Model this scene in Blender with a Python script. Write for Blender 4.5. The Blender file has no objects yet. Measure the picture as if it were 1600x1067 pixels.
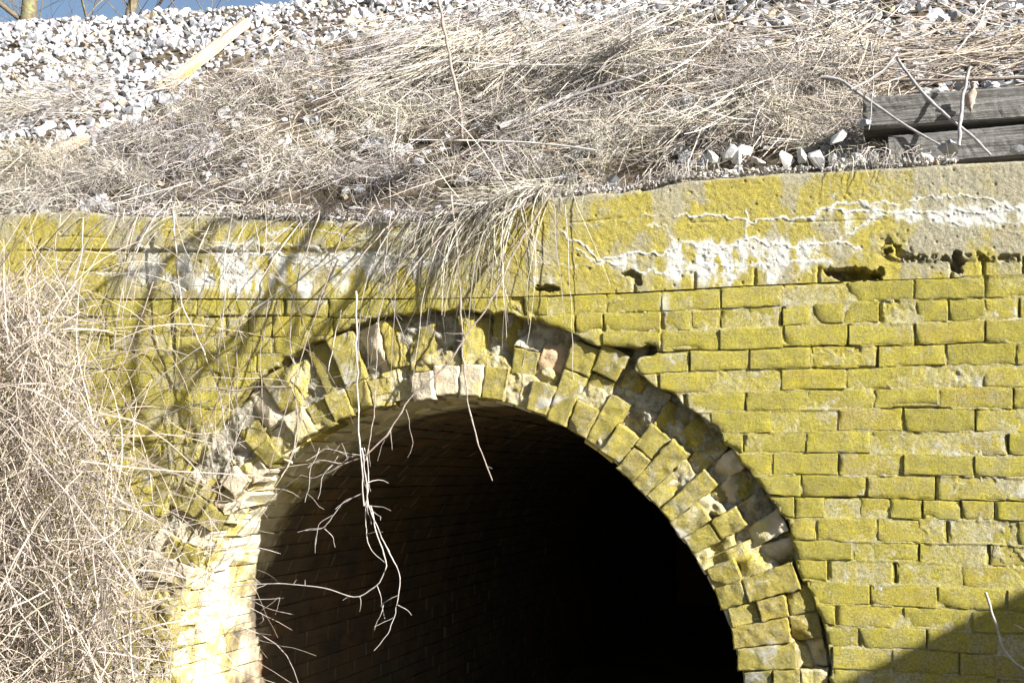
import bpy, math, random
import numpy as np
from mathutils import Vector, Matrix, noise as mn

random.seed(7)
rng = np.random.default_rng(11)
SC = bpy.context.scene
COL = SC.collection

# ------------------------------------------------------------------ camera
F = 1800.0                       # focal length in units of the 1600 px wide frame
YAW, PITCH = math.radians(17.0), math.atan((740 - 533.5) / F)
fwd = Vector((-math.sin(YAW) * math.cos(PITCH), math.cos(YAW) * math.cos(PITCH), math.sin(PITCH)))
right = Vector((math.cos(YAW), math.sin(YAW), 0.0))
up = right.cross(fwd)
CAMY, CAMZ = -3.95 * fwd.y, 1.70
_d = fwd + right * ((707 - 800) / F) + up * ((533.5 - 740) / F)
CAMX = -_d.x * (-CAMY / _d.y)
CAM = np.array([CAMX, CAMY, CAMZ])
cam_data = bpy.data.cameras.new("camera")
cam_data.sensor_width = 36.0
cam_data.lens = 36.0 * F / 1600.0
cam_data.clip_start = 0.05
cam_data.clip_end = 1000.0
cam = bpy.data.objects.new("camera", cam_data)
COL.objects.link(cam)
R = Matrix((right, up, -fwd)).transposed()
cam.matrix_world = Matrix.Translation(Vector(CAM)) @ R.to_4x4()
SC.camera = cam

# ------------------------------------------------------------------ world, sun, exposure
SUN_IN, SUN_PHI = 2.62, math.radians(29)      # ratio along/into the wall, slope of the shadows on it
sun_to = Vector((SUN_IN * math.cos(SUN_PHI), -1.0, SUN_IN * math.sin(SUN_PHI))).normalized()
world = bpy.data.worlds.new("World")
SC.world = world
world.use_nodes = True
wn = world.node_tree
bg = wn.nodes["Background"]
sky = wn.nodes.new("ShaderNodeTexSky")
sky.sky_type = 'NISHITA'
sky.sun_disc = False
sky.sun_elevation = math.asin(sun_to.z)
sky.sun_rotation = math.atan2(sun_to.x, sun_to.y)
sky.air_density = 1.0
sky.dust_density = 1.6
wn.links.new(sky.outputs[0], bg.inputs[0])
bg.inputs[1].default_value = 0.05
sl = bpy.data.lights.new("sun", 'SUN')
sl.energy = 5.0
sl.angle = math.radians(0.45)
sl.color = (1.0, 0.975, 0.925)
so = bpy.data.objects.new("sun", sl)
so.rotation_euler = sun_to.to_track_quat('Z', 'Y').to_euler()
so.location = (4, -4, 5)
COL.objects.link(so)
SC.view_settings.view_transform = 'Standard'
SC.view_settings.look = 'None'
SC.view_settings.gamma = 1.0
SC.view_settings.use_curve_mapping = False
SC.view_settings.exposure = 1.6
SC.cycles.max_bounces = 6

# ------------------------------------------------------------------ mapping between the photograph's grid and places
rt, upv, fw = (np.array(v) for v in (right, up, fwd))

def ray(u, v):
    u = np.asarray(u, float)[..., None]; v = np.asarray(v, float)[..., None]
    return fw + rt * ((u - 800) / F) + upv * ((533.5 - v) / F)

def onwall(u, v, Y=0.0):
    d = ray(u, v)
    t = (Y - CAM[1]) / d[..., 1]
    return CAM + d * t[..., None]

def W(u, v, Y=0.0):
    return Vector(onwall(u, v, Y))

# ------------------------------------------------------------------ numpy noise
def _hash(ix, iy, seed):
    h = (ix.astype(np.int64) * 374761393 + iy.astype(np.int64) * 668265263 + seed * 974634777) & 0xffffffff
    h = ((h ^ (h >> 13)) * 1274126177) & 0xffffffff
    return ((h ^ (h >> 16)) & 0xffffff) / float(0xffffff)

def vnoise(x, y, seed=0):
    x = np.asarray(x, float); y = np.asarray(y, float)
    ix, iy = np.floor(x), np.floor(y)
    fx, fy = x - ix, y - iy
    fx = fx * fx * (3 - 2 * fx); fy = fy * fy * (3 - 2 * fy)
    a, b = _hash(ix, iy, seed), _hash(ix + 1, iy, seed)
    c, d = _hash(ix, iy + 1, seed), _hash(ix + 1, iy + 1, seed)
    return (a * (1 - fx) + b * fx) * (1 - fy) + (c * (1 - fx) + d * fx) * fy

def fbm(x, y, size, octv=4, seed=0):
    s, a, t = 0.0, 1.0, 0.0
    x = np.asarray(x, float) / size; y = np.asarray(y, float) / size
    for o in range(octv):
        s = s + a * vnoise(x * 2 ** o + 17.3 * o, y * 2 ** o - 9.1 * o, seed + o); t += a; a *= 0.55
    return s / t            # 0..1

def sstep(a, b, x):
    t = np.clip((np.asarray(x, float) - a) / (b - a), 0, 1)
    return t * t * (3 - 2 * t)

# ------------------------------------------------------------------ scene helpers
def tag(o, label=None, cat=None, group=None, kind=None):
    if label: o["label"] = label
    if cat: o["category"] = cat
    if group: o["group"] = group
    if kind: o["kind"] = kind
    return o

def empty(name, loc=(0, 0, 0)):
    o = bpy.data.objects.new(name, None)
    o.location = loc
    o.empty_display_size = 0.1
    COL.objects.link(o)
    return o

def link(name, me, mat, parent=None):
    o = bpy.data.objects.new(name, me)
    if mat is not None:
        me.materials.append(mat)
    COL.objects.link(o)
    if parent is not None:
        o.parent = parent
        o.matrix_parent_inverse = Matrix.Identity(4)
    return o

def mesh_np(name, V, Fc, smooth=False, attr=None, aname="mask"):
    """V n x 3, Fc m x k (k = 3 or 4) index array (may be a list of several such arrays)"""
    me = bpy.data.meshes.new(name)
    if not isinstance(Fc, list): Fc = [Fc]
    Fc = [np.asarray(f, np.int32) for f in Fc if len(f)]
    n = sum(len(f) for f in Fc)
    tot = np.concatenate([np.full(len(f), f.shape[1], np.int32) for f in Fc])
    idx = np.concatenate([f.ravel() for f in Fc])
    V = np.asarray(V, np.float32)
    me.vertices.add(len(V)); me.vertices.foreach_set("co", V.ravel())
    me.loops.add(len(idx)); me.loops.foreach_set("vertex_index", idx)
    me.polygons.add(n)
    me.polygons.foreach_set("loop_start", np.concatenate([[0], np.cumsum(tot)[:-1]]).astype(np.int32))
    me.polygons.foreach_set("loop_total", tot)
    sm = smooth if isinstance(smooth, np.ndarray) else np.full(n, bool(smooth))
    me.polygons.foreach_set("use_smooth", sm)
    me.update(calc_edges=True)
    if attr is not None:
        a = me.color_attributes.new(aname, 'FLOAT_COLOR', 'POINT')
        c = np.zeros((len(V), 4), np.float32); c[:, :attr.shape[1]] = attr; c[:, 3] = 1
        a.data.foreach_set("color", c.ravel())
    return me

# ------------------------------------------------------------------ materials
def new_mat(name, rough=0.9):
    m = bpy.data.materials.new(name); m.use_nodes = True
    nt = m.node_tree
    b = nt.nodes["Principled BSDF"]
    b.inputs["Roughness"].default_value = rough
    b.inputs["Specular IOR Level"].default_value = 0.25
    return m, nt, b

class NB:
    def __init__(s, nt): s.nt = nt
    def n(s, t, **k):
        x = s.nt.nodes.new(t)
        for a, b in k.items(): setattr(x, a, b)
        return x
    def l(s, a, b): s.nt.links.new(a, b)
    def noise(s, vec, scale, detail=4, rough=0.6, dist=0.0):
        x = s.n("ShaderNodeTexNoise"); x.inputs["Scale"].default_value = scale
        x.inputs["Detail"].default_value = detail; x.inputs["Roughness"].default_value = rough
        x.inputs["Distortion"].default_value = dist
        s.l(vec, x.inputs["Vector"]); return x.outputs[0]
    def ramp(s, fac, stops):
        x = s.n("ShaderNodeValToRGB")
        e = x.color_ramp.elements
        while len(e) < len(stops): e.new(0.5)
        for i, (p, c) in enumerate(stops):
            e[i].position = p
            e[i].color = (c, c, c, 1) if isinstance(c, (int, float)) else (*c, 1)
        s.l(fac, x.inputs[0]); return x.outputs[0]
    def mix(s, f, a, b, mode='MIX'):
        x = s.n("ShaderNodeMix", data_type='RGBA', blend_type=mode)
        for i, v in ((0, f), (6, a), (7, b)):
            if isinstance(v, (int, float)): x.inputs[i].default_value = v
            elif isinstance(v, tuple): x.inputs[i].default_value = (*v, 1)
            else: s.l(v, x.inputs[i])
        return x.outputs[2]
    def math(s, op, a, b=0.0, clamp=False):
        x = s.n("ShaderNodeMath", operation=op, use_clamp=clamp)
        for i, v in ((0, a), (1, b)):
            if isinstance(v, (int, float)): x.inputs[i].default_value = v
            else: s.l(v, x.inputs[i])
        return x.outputs[0]
    def bump(s, h, strength, dist, normal=None):
        x = s.n("ShaderNodeBump"); x.inputs["Strength"].default_value = strength
        x.inputs["Distance"].default_value = dist
        s.l(h, x.inputs["Height"])
        if normal is not None: s.l(normal, x.inputs["Normal"])
        return x.outputs[0]

def masonry_mat(name, lichen, olive, grey, grey_amt, white_amt=0.0, bump1=0.5, rough_var=True, attr=True):
    """weathered masonry under a yellow-green lichen film; mask.r = lime crust, mask.g = extra bareness"""
    m, nt, b = new_mat(name, 0.95); N = NB(nt)
    pos = N.n("ShaderNodeNewGeometry").outputs["Position"]
    rnd = N.n("ShaderNodeObjectInfo").outputs["Random"]
    n1 = N.noise(pos, 3.2, 5, 0.65); n2 = N.noise(pos, 22, 5, 0.7); n3 = N.noise(pos, 130, 5, 0.8)
    base = N.mix(N.ramp(n2, [(0.35, 0.0), (0.62, 1.0)]), lichen, olive)
    # bare speckle
    f = N.math('ADD', N.math('MULTIPLY', n1, 0.75), N.math('MULTIPLY', n2, 0.55))
    f = N.math('ADD', f, N.math('MULTIPLY', n3, 0.95))
    f = N.math('ADD', f, N.math('MULTIPLY', N.math('SUBTRACT', rnd, 0.5), 0.16))
    if attr:
        at = N.n("ShaderNodeAttribute"); at.attribute_name = "mask"
        sep = N.n("ShaderNodeSeparateColor"); N.l(at.outputs["Color"], sep.inputs[0])
        f = N.math('ADD', f, N.math('MULTIPLY', sep.outputs[1], 0.36))
    th = 1.37 - grey_amt
    bare = N.ramp(f, [(max(0, th - 0.98 + 0.5 - 0.10) if False else 0.0, 0.0), (1.0, 1.0)])
    bare = N.math('MULTIPLY', N.math('SUBTRACT', f, th), 3.2, clamp=True)
    gcol = N.mix(n3, tuple(0.72 * g for g in grey), tuple(1.2 * g for g in grey))
    base = N.mix(N.math('MULTIPLY', bare, 0.85), base, gcol)
    # brightness grain
    base = N.mix(0.55, base, N.ramp(n3, [(0.36, 0.34), (0.58, 1.0)]), 'MULTIPLY')
    # ochre streaks
    oc = N.math('MULTIPLY', N.ramp(N.noise(pos, 6.5, 3, 0.5), [(0.58, 0.0), (0.72, 1.0)]), 0.35)
    base = N.mix(oc, base, (0.42, 0.30, 0.02))
    if attr:
        w = N.math('ADD', sep.outputs[0], N.math('MULTIPLY', N.math('SUBTRACT', n2, 0.5), 0.7))
        w = N.math('MULTIPLY', N.math('SUBTRACT', w, 0.22), 2.3, clamp=True)
        base = N.mix(w, base, N.mix(n3, (0.62, 0.61, 0.54), (0.85, 0.84, 0.78)))
    if white_amt > 0:
        wf = N.math('MULTIPLY', N.math('SUBTRACT', N.noise(pos, 13, 5, 0.7, 0.6), 0.62 - white_amt), 8.0, clamp=True)
        base = N.mix(wf, base, (0.72, 0.70, 0.62))
    # object tint
    t = N.ramp(rnd, [(0.0, (0.84, 0.84, 0.9)), (0.5, (1, 1, 1)), (1.0, (1.0, 0.95, 0.82))])
    base = N.mix(1.0, base, t, 'MULTIPLY')
    N.l(base, b.inputs["Base Color"])
    nb = N.bump(N.noise(pos, 300, 3, 0.8), bump1, 0.0075)
    nb = N.bump(N.noise(pos, 110, 5, 0.85), bump1, 0.011, nb)
    nb = N.bump(N.noise(pos, 24, 4, 0.6), bump1 * 0.5, 0.008, nb)
    N.l(nb, b.inputs["Normal"])
    return m

def simple_mat(name, c1, c2, scale, c3=None, bump=(60, 0.4, 0.004), rough=0.9, obj_rnd=0.0, tint=False, stretch=None):
    m, nt, b = new_mat(name, rough); N = NB(nt)
    pos = N.n("ShaderNodeNewGeometry").outputs["Position"]
    if stretch:
        mp = N.n("ShaderNodeMapping"); mp.inputs["Scale"].default_value = stretch
        tc = N.n("ShaderNodeTexCoord")
        N.l(tc.outputs["Object"], mp.inputs["Vector"]); pos = mp.outputs[0]
    n1 = N.noise(pos, scale, 5, 0.65)
    base = N.mix(N.ramp(n1, [(0.36, 0.0), (0.64, 1.0)]), c1, c2)
    if c3:
        base = N.mix(N.ramp(N.noise(pos, scale * 0.33, 4, 0.6), [(0.52, 0.0), (0.66, 1.0)]), base, c3)
    if tint:
        at = N.n("ShaderNodeAttribute"); at.attribute_name = "mask"
        base = N.mix(1.0, base, at.outputs["Color"], 'MULTIPLY')
    if obj_rnd:
        rnd = N.n("ShaderNodeObjectInfo").outputs["Random"]
        base = N.mix(1.0, base, N.ramp(rnd, [(0.0, 1.0 - obj_rnd), (1.0, 1.0)]), 'MULTIPLY')
    N.l(base, b.inputs["Base Color"])
    if bump:
        N.l(N.bump(N.noise(pos, bump[0], 5, 0.7), bump[1], bump[2]), b.inputs["Normal"])
    return m

LICH = (0.60, 0.52, 0.075); OLIVE = (0.48, 0.415, 0.11); GREY = (0.52, 0.485, 0.38)
M = {}
M['brick'] = masonry_mat("lichen_brick", LICH, OLIVE, GREY, 0.20, bump1=0.85)
M['mortar'] = masonry_mat("lichen_mortar", (0.60, 0.51, 0.10), (0.53, 0.46, 0.14), (0.64, 0.60, 0.48), 0.34, 0.05, bump1=0.8)
M['concrete'] = masonry_mat("lichen_concrete", (0.57, 0.475, 0.09), (0.48, 0.41, 0.12), (0.49, 0.455, 0.36), 0.24, bump1=0.8)
M['ring'] = masonry_mat("arch_brick", (0.62, 0.52, 0.11), (0.50, 0.43, 0.14), (0.55, 0.51, 0.39), 0.22, 0.06, bump1=1.0)
M['pale'] = simple_mat("broken_pale_brick", (0.56, 0.50, 0.37), (0.44, 0.36, 0.25), 14, (0.42, 0.37, 0.09), (70, 0.9, 0.008))
M['orange'] = simple_mat("broken_orange_brick", (0.42, 0.29, 0.16), (0.32, 0.25, 0.17), 20, (0.36, 0.34, 0.28), (80, 0.8, 0.006))
M['core'] = simple_mat("rubble_core", (0.50, 0.475, 0.39), (0.21, 0.185, 0.13), 22, (0.30, 0.26, 0.05), (70, 1.0, 0.016))

def vault_material():
    m, nt, b = new_mat("vault_brick", 0.9); N = NB(nt)
    pos = N.n("ShaderNodeNewGeometry").outputs["Position"]
    rnd = N.n("ShaderNodeObjectInfo").outputs["Random"]
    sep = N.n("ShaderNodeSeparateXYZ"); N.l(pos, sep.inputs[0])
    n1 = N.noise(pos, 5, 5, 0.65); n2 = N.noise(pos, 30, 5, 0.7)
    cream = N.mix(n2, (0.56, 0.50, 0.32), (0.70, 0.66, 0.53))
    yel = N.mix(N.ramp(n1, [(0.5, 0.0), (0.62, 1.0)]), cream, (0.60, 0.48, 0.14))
    dark_brown = N.mix(N.ramp(n1, [(0.4, 0.0), (0.6, 1.0)]), (0.21, 0.13, 0.07), (0.10, 0.08, 0.06))
    dark_brown = N.mix(N.math('MULTIPLY', rnd, 0.5), dark_brown, (0.16, 0.13, 0.09))
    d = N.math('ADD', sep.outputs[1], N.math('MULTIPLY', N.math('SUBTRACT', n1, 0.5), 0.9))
    k = N.math('MULTIPLY', N.math('SUBTRACT', d, 0.42), 4.0, clamp=True)  # cream near the mouth, turning dark brown with depth
    N.l(N.mix(k, yel, dark_brown), b.inputs["Base Color"])
    nb = N.bump(N.noise(pos, 120, 5, 0.7), 0.6, 0.004)
    N.l(N.bump(n2, 0.6, 0.008, nb), b.inputs["Normal"])
    return m
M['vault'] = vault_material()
M['straw'] = simple_mat("dry_straw", (0.47, 0.435, 0.38), (0.28, 0.255, 0.22), 40, None, None, 0.6, tint=True)
M['reed'] = simple_mat("dry_reed", (0.50, 0.465, 0.405), (0.32, 0.295, 0.255), 25, None, None, 0.55, tint=True)
M['twig'] = simple_mat("dry_twig", (0.33, 0.28, 0.24), (0.17, 0.135, 0.115), 90, None, (300, 0.4, 0.001), 0.65)
M['bramble'] = simple_mat("dry_bramble", (0.58, 0.52, 0.44), (0.40, 0.34, 0.29), 35, None, None, 0.65, tint=True)
M['palestick'] = simple_mat("bleached_stick", (0.46, 0.425, 0.385), (0.27, 0.24, 0.22), 45, None, (250, 0.4, 0.001), 0.65)
M['whitestick'] = simple_mat("white_cane", (0.85, 0.82, 0.77), (0.72, 0.68, 0.62), 30, None, None, 0.5)
M['greystick'] = simple_mat("grey_stick", (0.33, 0.315, 0.31), (0.18, 0.172, 0.175), 50, None, (200, 0.5, 0.001), 0.7)
M['bark'] = simple_mat("tree_bark", (0.19, 0.15, 0.10), (0.10, 0.08, 0.06), 14, (0.20, 0.21, 0.10), (30, 0.8, 0.02))
M['ballast'] = simple_mat("limestone_ballast", (0.50, 0.49, 0.48), (0.36, 0.355, 0.36), 45, None, (140, 0.5, 0.003), 0.85, tint=True)
M['soil'] = simple_mat("dark_soil", (0.10, 0.075, 0.048), (0.045, 0.034, 0.024), 18, (0.15, 0.115, 0.075), (40, 1.0, 0.02))
M['timber'] = simple_mat("weathered_grey_timber", (0.25, 0.24, 0.225), (0.085, 0.082, 0.08), 11, (0.30, 0.285, 0.265), (14, 1.0, 0.02), 0.85, stretch=(0.45, 12, 12))
M['plank'] = simple_mat("split_pale_wood", (0.46, 0.385, 0.30), (0.30, 0.23, 0.16), 10, (0.40, 0.22, 0.09), (16, 0.7, 0.006), 0.8, stretch=(0.5, 8, 8))
M['leaf'] = simple_mat("dry_leaf", (0.40, 0.315, 0.26), (0.24, 0.18, 0.14), 60, None, (90, 0.6, 0.003), 0.8)
M['ground'] = simple_mat("bare_ground", (0.20, 0.16, 0.10), (0.12, 0.10, 0.06), 3, (0.16, 0.17, 0.07), (12, 0.7, 0.03))
M['wing'] = simple_mat("shadow_wall_concrete", (0.38, 0.36, 0.31), (0.30, 0.28, 0.20), 5, (0.30, 0.28, 0.08), (60, 0.5, 0.006))  # concrete of the unseen wall added on the right for its shadow

# ------------------------------------------------------------------ lines of the wall
def ip(x, pts):
    p = np.array(pts, float); return np.interp(x, p[:, 0], p[:, 1])
TOP = [(-1500, 352), (-40, 335), (0, 331), (140, 330), (200, 337), (330, 338), (430, 342), (560, 345), (690, 343), (790, 326), (850, 306),
       (900, 303), (960, 299), (1010, 291), (1060, 277), (1200, 267), (1400, 256), (1600, 245), (2400, 180)]
BED = [(-1500, 478), (0, 468), (700, 467), (850, 463), (1000, 457), (1150, 448), (1400, 437), (1600, 431), (2400, 395)]
def topv(u): return ip(u, TOP)
def bedv(u, n=0.0):
    u = np.asarray(u, float)
    wav = (vnoise(u / 90.0, np.asarray(n, float) * 7.7 + 0 * u, 5) - 0.5) * 5.0
    wav2 = (vnoise(u / 300.0, np.asarray(n, float) * 3.1 + 0 * u, 6) - 0.5) * 5.0
    return ip(u, BED) + n * 31.2 * (1 + 1.68e-4 * (u - 875)) + np.where(np.asarray(n) > 0, wav + wav2, 0)

CX, CY = 707.0, 1068.0
RI = [(0, 453), (10, 440), (20, 430), (33, 421), (45, 419), (59, 430), (68, 436), (81, 448), (90, 450), (112, 450), (133, 448), (158, 449), (180, 452)]
def rin(th): return ip(th, RI)
OUT = [(1300, 1500), (1300, 1067), (1291, 1000), (1283, 960), (1258, 910), (1243, 870), (1226, 812), (1192, 765), (1170, 735), (1140, 700),
       (1110, 662), (1080, 640), (1040, 610), (992, 577), (1000, 562), (1026, 553), (1027, 541), (985, 540), (940, 541), (890, 519), (840, 500), (780, 487), (700, 483),
       (600, 491), (545, 511), (505, 528), (470, 546), (440, 560), (400, 590), (365, 622), (330, 662), (295, 715), (268, 770), (225, 850), (190, 950), (172, 1067), (170, 1500)]
def resample(pts, step):
    pts = np.array(pts, float); out = []
    for a, b in zip(pts[:-1], pts[1:]):
        n = max(1, int(np.hypot(*(b - a)) / step))
        for i in range(n): out.append(a + (b - a) * i / n)
    out.append(pts[-1]); return np.array(out)
OUTL = resample(OUT, 7)
_t = np.arange(len(OUTL))
OUTL[1:-1, 0] += (vnoise(_t[1:-1] * 0.55, 3.3 + 0 * _t[1:-1], 1) - 0.5) * 13
OUTL[1:-1, 1] += (vnoise(_t[1:-1] * 0.55, 8.3 + 0 * _t[1:-1], 2) - 0.5) * 11

def inside(u, v):
    u = np.asarray(u, float); v = np.asarray(v, float)
    c = np.zeros(u.shape, bool)
    P = OUTL; Q = np.roll(P, -1, axis=0)
    for (x1, y1), (x2, y2) in zip(P, Q):
        if y1 == y2: continue
        k = ((y1 > v) != (y2 > v)) & (u < (x2 - x1) * (v - y1) / (y2 - y1) + x1)
        c ^= k
    return c
def snap(u, v):
    A = OUTL[:-1]; B = OUTL[1:]; D = B - A; L = (D ** 2).sum(1)
    p = np.stack([u, v], -1)[:, None, :]
    t = np.clip(((p - A) * D).sum(-1) / L, 0, 1)
    q = A + D * t[..., None]
    d = ((p - q) ** 2).sum(-1); k = d.argmin(1); r = np.arange(len(u))
    return q[r, k, 0], q[r, k, 1]
def outer_r(th):
    out = []
    for a in np.atleast_1d(th):
        ca, sa = math.cos(math.radians(a)), math.sin(math.radians(a))
        r = np.arange(440, 680, 2.0)
        ins = inside(CX + r * ca, CY - r * sa)
        k = np.where(~ins)[0]
        out.append(r[k[0]] if len(k) else 560)
    return np.array(out)

# lime crust patches, in the grid of the photograph
CRUST = [(1090, 408, 110, 34, 1.0), (1230, 398, 90, 32, .95), (1180, 430, 130, 24, .8), (985, 412, 35, 22, .6), (1040, 470, 10, 30, .55), (1180, 465, 12, 26, .45),
         (350, 425, 140, 36, 1.5), (440, 440, 110, 34, 1.2), (250, 428, 60, 32, 1.0), (540, 405, 60, 20, 1.0), (560, 415, 70, 26, .65), (650, 430, 60, 22, .4),
         (1490, 335, 130, 18, .95), (1330, 345, 60, 20, .4), (1590, 330, 50, 22, .55), (850, 437, 40, 12, .45), (700, 350, 90, 14, .3)]
def crust(u, v):
    e = np.zeros(np.shape(u))
    for x, y, a, b, s in CRUST:
        e = np.maximum(e, s * np.exp(-((u - x) / a) ** 2 * 1.2 - ((v - y) / b) ** 2 * 1.2))
    n_ = fbm(u, v * .45, 17, 4, 77); return e * np.clip(0.25 + 2.6 * (n_ - .36), 0.0, 1.15)

# ------------------------------------------------------------------ generic grid slab in the wall
def slab(us, vs, Yf, depth, amask=True, clip=True, smooth=True, origin=None, maskfn=None):
    """us, vs: (ny,nx) grids; Yf: (ny,nx) front Y. front grid + sides down to Y=depth"""
    ny, nx = us.shape
    u = us.ravel().copy(); v = vs.ravel().copy(); Y = np.broadcast_to(Yf, us.shape).ravel().copy()
    ins = inside(u, v) if clip else np.zeros(u.shape, bool)
    idx = np.arange(ny * nx).reshape(ny, nx)
    q = np.stack([idx[:-1, :-1], idx[1:, :-1], idx[1:, 1:], idx[:-1, 1:]], -1).reshape(-1, 4)
    if ins.any():
        q = q[~ins[q].all(1)]
        if len(q) == 0: return None
        used = np.zeros(len(u), bool); used[q.ravel()] = True
        k = np.where(ins & used)[0]
        u[k], v[k] = snap(u[k], v[k]); Y[k] += 0.006
    mu, mv = u.copy(), v.copy()
    V = onwall(u, v, 0.0); V[:, 1] = Y
    # boundary edges
    e = np.concatenate([q[:, [0, 1]], q[:, [1, 2]], q[:, [2, 3]], q[:, [3, 0]]])
    key = np.sort(e, 1); _, inv, cnt = np.unique(key, axis=0, return_inverse=True, return_counts=True)
    be = e[cnt[inv.ravel()] == 1]
    m = len(be); n0 = len(V)
    F_ = V[be]                                  # m,2,3
    Bk = F_.copy(); Bk[..., 1] = depth
    side = np.concatenate([F_.reshape(-1, 3), Bk.reshape(-1, 3)])
    i = np.arange(m)
    sq = np.stack([n0 + 2 * i + 1, n0 + 2 * i, n0 + 2 * m + 2 * i, n0 + 2 * m + 2 * i + 1], -1)
    V = np.concatenate([V, side])
    at = None
    if amask:
        fn = maskfn or (lambda a, b: np.stack([crust(a, b), 0 * a], -1))
        A = fn(mu, mv); sA = A[be].reshape(-1, A.shape[1])
        at = np.concatenate([A, sA, sA])
    # drop unused
    used = np.zeros(len(V), bool); used[q.ravel()] = True; used[sq.ravel()] = True
    remap = np.cumsum(used) - 1
    V = V[used]; q = remap[q]; sq = remap[sq]
    if at is not None: at = at[used]
    o = V.mean(0) if origin is None else np.array(origin)
    sm = np.concatenate([np.full(len(q), smooth), np.zeros(len(sq), bool)])
    return mesh_np("slab", V - o, [q, sq], sm, at), o

def bevel_params(n, a):
    return np.concatenate([[0.0, a, 2.2 * a], np.linspace(a, 1 - a, n + 1)[1:-1], [1 - 2.2 * a, 1 - a, 1.0]])

def brick_face(ua, ub, top, bot, yf, rough=0.0016, bev=0.0017, seed=0, erode=1.0, depth=0.06):
    L = ub - ua; n = max(4, int(L / 8))
    pu = bevel_params(n, 1.0 / L); pv = bevel_params(4, 0.035)
    uu = ua + L * pu; U = np.tile(uu, (len(pv), 1))
    T = top(uu); B = bot(uu)
    Vv = T[None, :] + (B - T)[None, :] * pv[:, None]
    edge = np.zeros(U.shape); edge[0] = edge[-1] = 1; edge[:, 0] = edge[:, -1] = 1
    ring2 = np.zeros(U.shape); ring2[1] = ring2[-2] = 1; ring2[:, 1] = ring2[:, -2] = 1
    e1 = fbm(U + seed * 31, Vv, 14, 3, 41)
    U = U + (vnoise(U / 7 + seed, Vv / 7, 3) - .5) * 1.5 * edge
    Vv = Vv + (vnoise(U / 9 + seed, Vv / 9, 4) - .5) * 1.6 * edge
    tilt = (random.uniform(-1, 1) * (pu - .5)[None, :] * 0.004 + random.uniform(-1, 1) * (pv - .5)[:, None] * 0.0035)
    Y = yf + tilt + (e1 - .5) * rough * 3 + edge * bev * (0.6 + 1.0 * e1) + ring2 * (e1 > .56) * 0.003 * erode
    # a chipped corner now and then
    if random.random() < 0.4 * erode:
        cu, cv = random.choice([ua, ub]), random.choice([T[0], B[0]])
        d = np.hypot((U - cu), (Vv - cv))
        Y = Y + 0.012 * np.exp(-(d / random.uniform(7, 14)) ** 2)
    if random.random() < 0.12 * erode:
        cu = random.uniform(ua, ub); cv = random.choice([T.mean(), B.mean()])
        Y = Y + 0.016 * np.exp(-((U - cu) / random.uniform(9, 20)) ** 2 - ((Vv - cv) / 6) ** 2)
    return U, Vv, Y

# ------------------------------------------------------------------ the brick headwall
wall = empty("brick_headwall", (0, 0.1, 0))
tag(wall, "yellow lichen covered brick wall around the arch with cracked concrete coping", "wall")
ROWS = {0: [-60, 20, 110, 190, 307, 388, 442, 513, 606, 700, 799, 818, 857, 947, 1033, 1126, 1224, 1323, 1428, 1539, 1650],
        1: [-50, 30, 75, 120, 165, 219, 270, 319, 351, 388, 425, 470, 520, 560, 650, 740, 830, 898, 942, 1033, 1080, 1126, 1170, 1222, 1269, 1318, 1374, 1430, 1482, 1539, 1593, 1650],
        2: [-20, 80, 170, 272, 337, 425, 500, 560, 940, 1033, 1124, 1224, 1325, 1430, 1539, 1650],
        3: [-60, 30, 120, 210, 307, 400, 480, 985, 1077, 1171, 1268, 1372, 1478, 1588, 1690],
        4: [-20, 80, 165, 258, 340, 430, 1030, 1122, 1220, 1322, 1428, 1534, 1640],
        5: [-60, 30, 120, 205, 298, 390, 1070, 1165, 1262, 1365, 1467, 1583, 1690],
        6: [-20, 70, 160, 252, 345, 1110, 1205, 1308, 1411, 1524, 1630],
        7: [-60, 30, 120, 205, 300, 1120, 1161, 1259, 1362, 1467, 1575, 1680],
        8: [-20, 70, 160, 250, 1150, 1207, 1310, 1411, 1522, 1630],
        9: [-60, 30, 115, 200, 290, 1160, 1252, 1354, 1462, 1573, 1680],
        10: [-60, -20, 20, 62, 105, 150, 195, 240, 1195, 1242, 1289, 1343, 1390, 1441, 1502, 1554, 1610],
        11: [-60, 30, 115, 200, 290, 1180, 1229, 1276, 1370, 1480, 1590, 1700],
        12: [-20, 70, 155, 240, 1230, 1333, 1436, 1546, 1660],
        13: [-60, 25, 110, 195, 280, 1210, 1293, 1399, 1502, 1610],
        14: [-20, 70, 155, 240, 1260, 1359, 1465, 1573, 1680],
        15: [-60, 25, 110, 195, 1240, 1306, 1411, 1519, 1630],
        16: [-20, 70, 155, 240, 1260, 1342, 1448, 1560, 1670],
        17: [-60, 25, 110, 195, 1300, 1394, 1499, 1605],
        18: [-20, 70, 155, 240, 1260, 1342, 1448, 1560, 1670]}
n_wall = 0
for n, js in ROWS.items():
    for a, b in zip(js[:-1], js[1:]):
        if b - a > 130: continue
        if not (-60 <= a and b <= 1720): continue
        jw = random.uniform(0.8, 1.6)
        g0, g1 = random.uniform(.5, 1.2), random.uniform(.5, 1.3)
        top = lambda x, n=n, g=g0: bedv(x, n) + g
        bot = lambda x, n=n, g=g1: bedv(x, n + 1) - g
        yf = random.gauss(0.0, 0.0018)
        if random.random() < 0.08: yf += 0.006
        U, V_, Y = brick_face(a + jw, b - jw, top, bot, yf, seed=n_wall, rough=0.0018)
        if n == 5 and a == 1365:      # the slot knocked out under this brick
            Y += 0.035 * np.exp(-((U - 1432) / 34) ** 4 - ((V_ - 643) / 9) ** 4)
        r = slab(U, V_, Y, 0.045)
        if r is None: continue
        me, o = r
        ob = link("brick", me, M['brick'], wall)
        ob.location = Vector(o) - wall.location
        n_wall += 1

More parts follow.
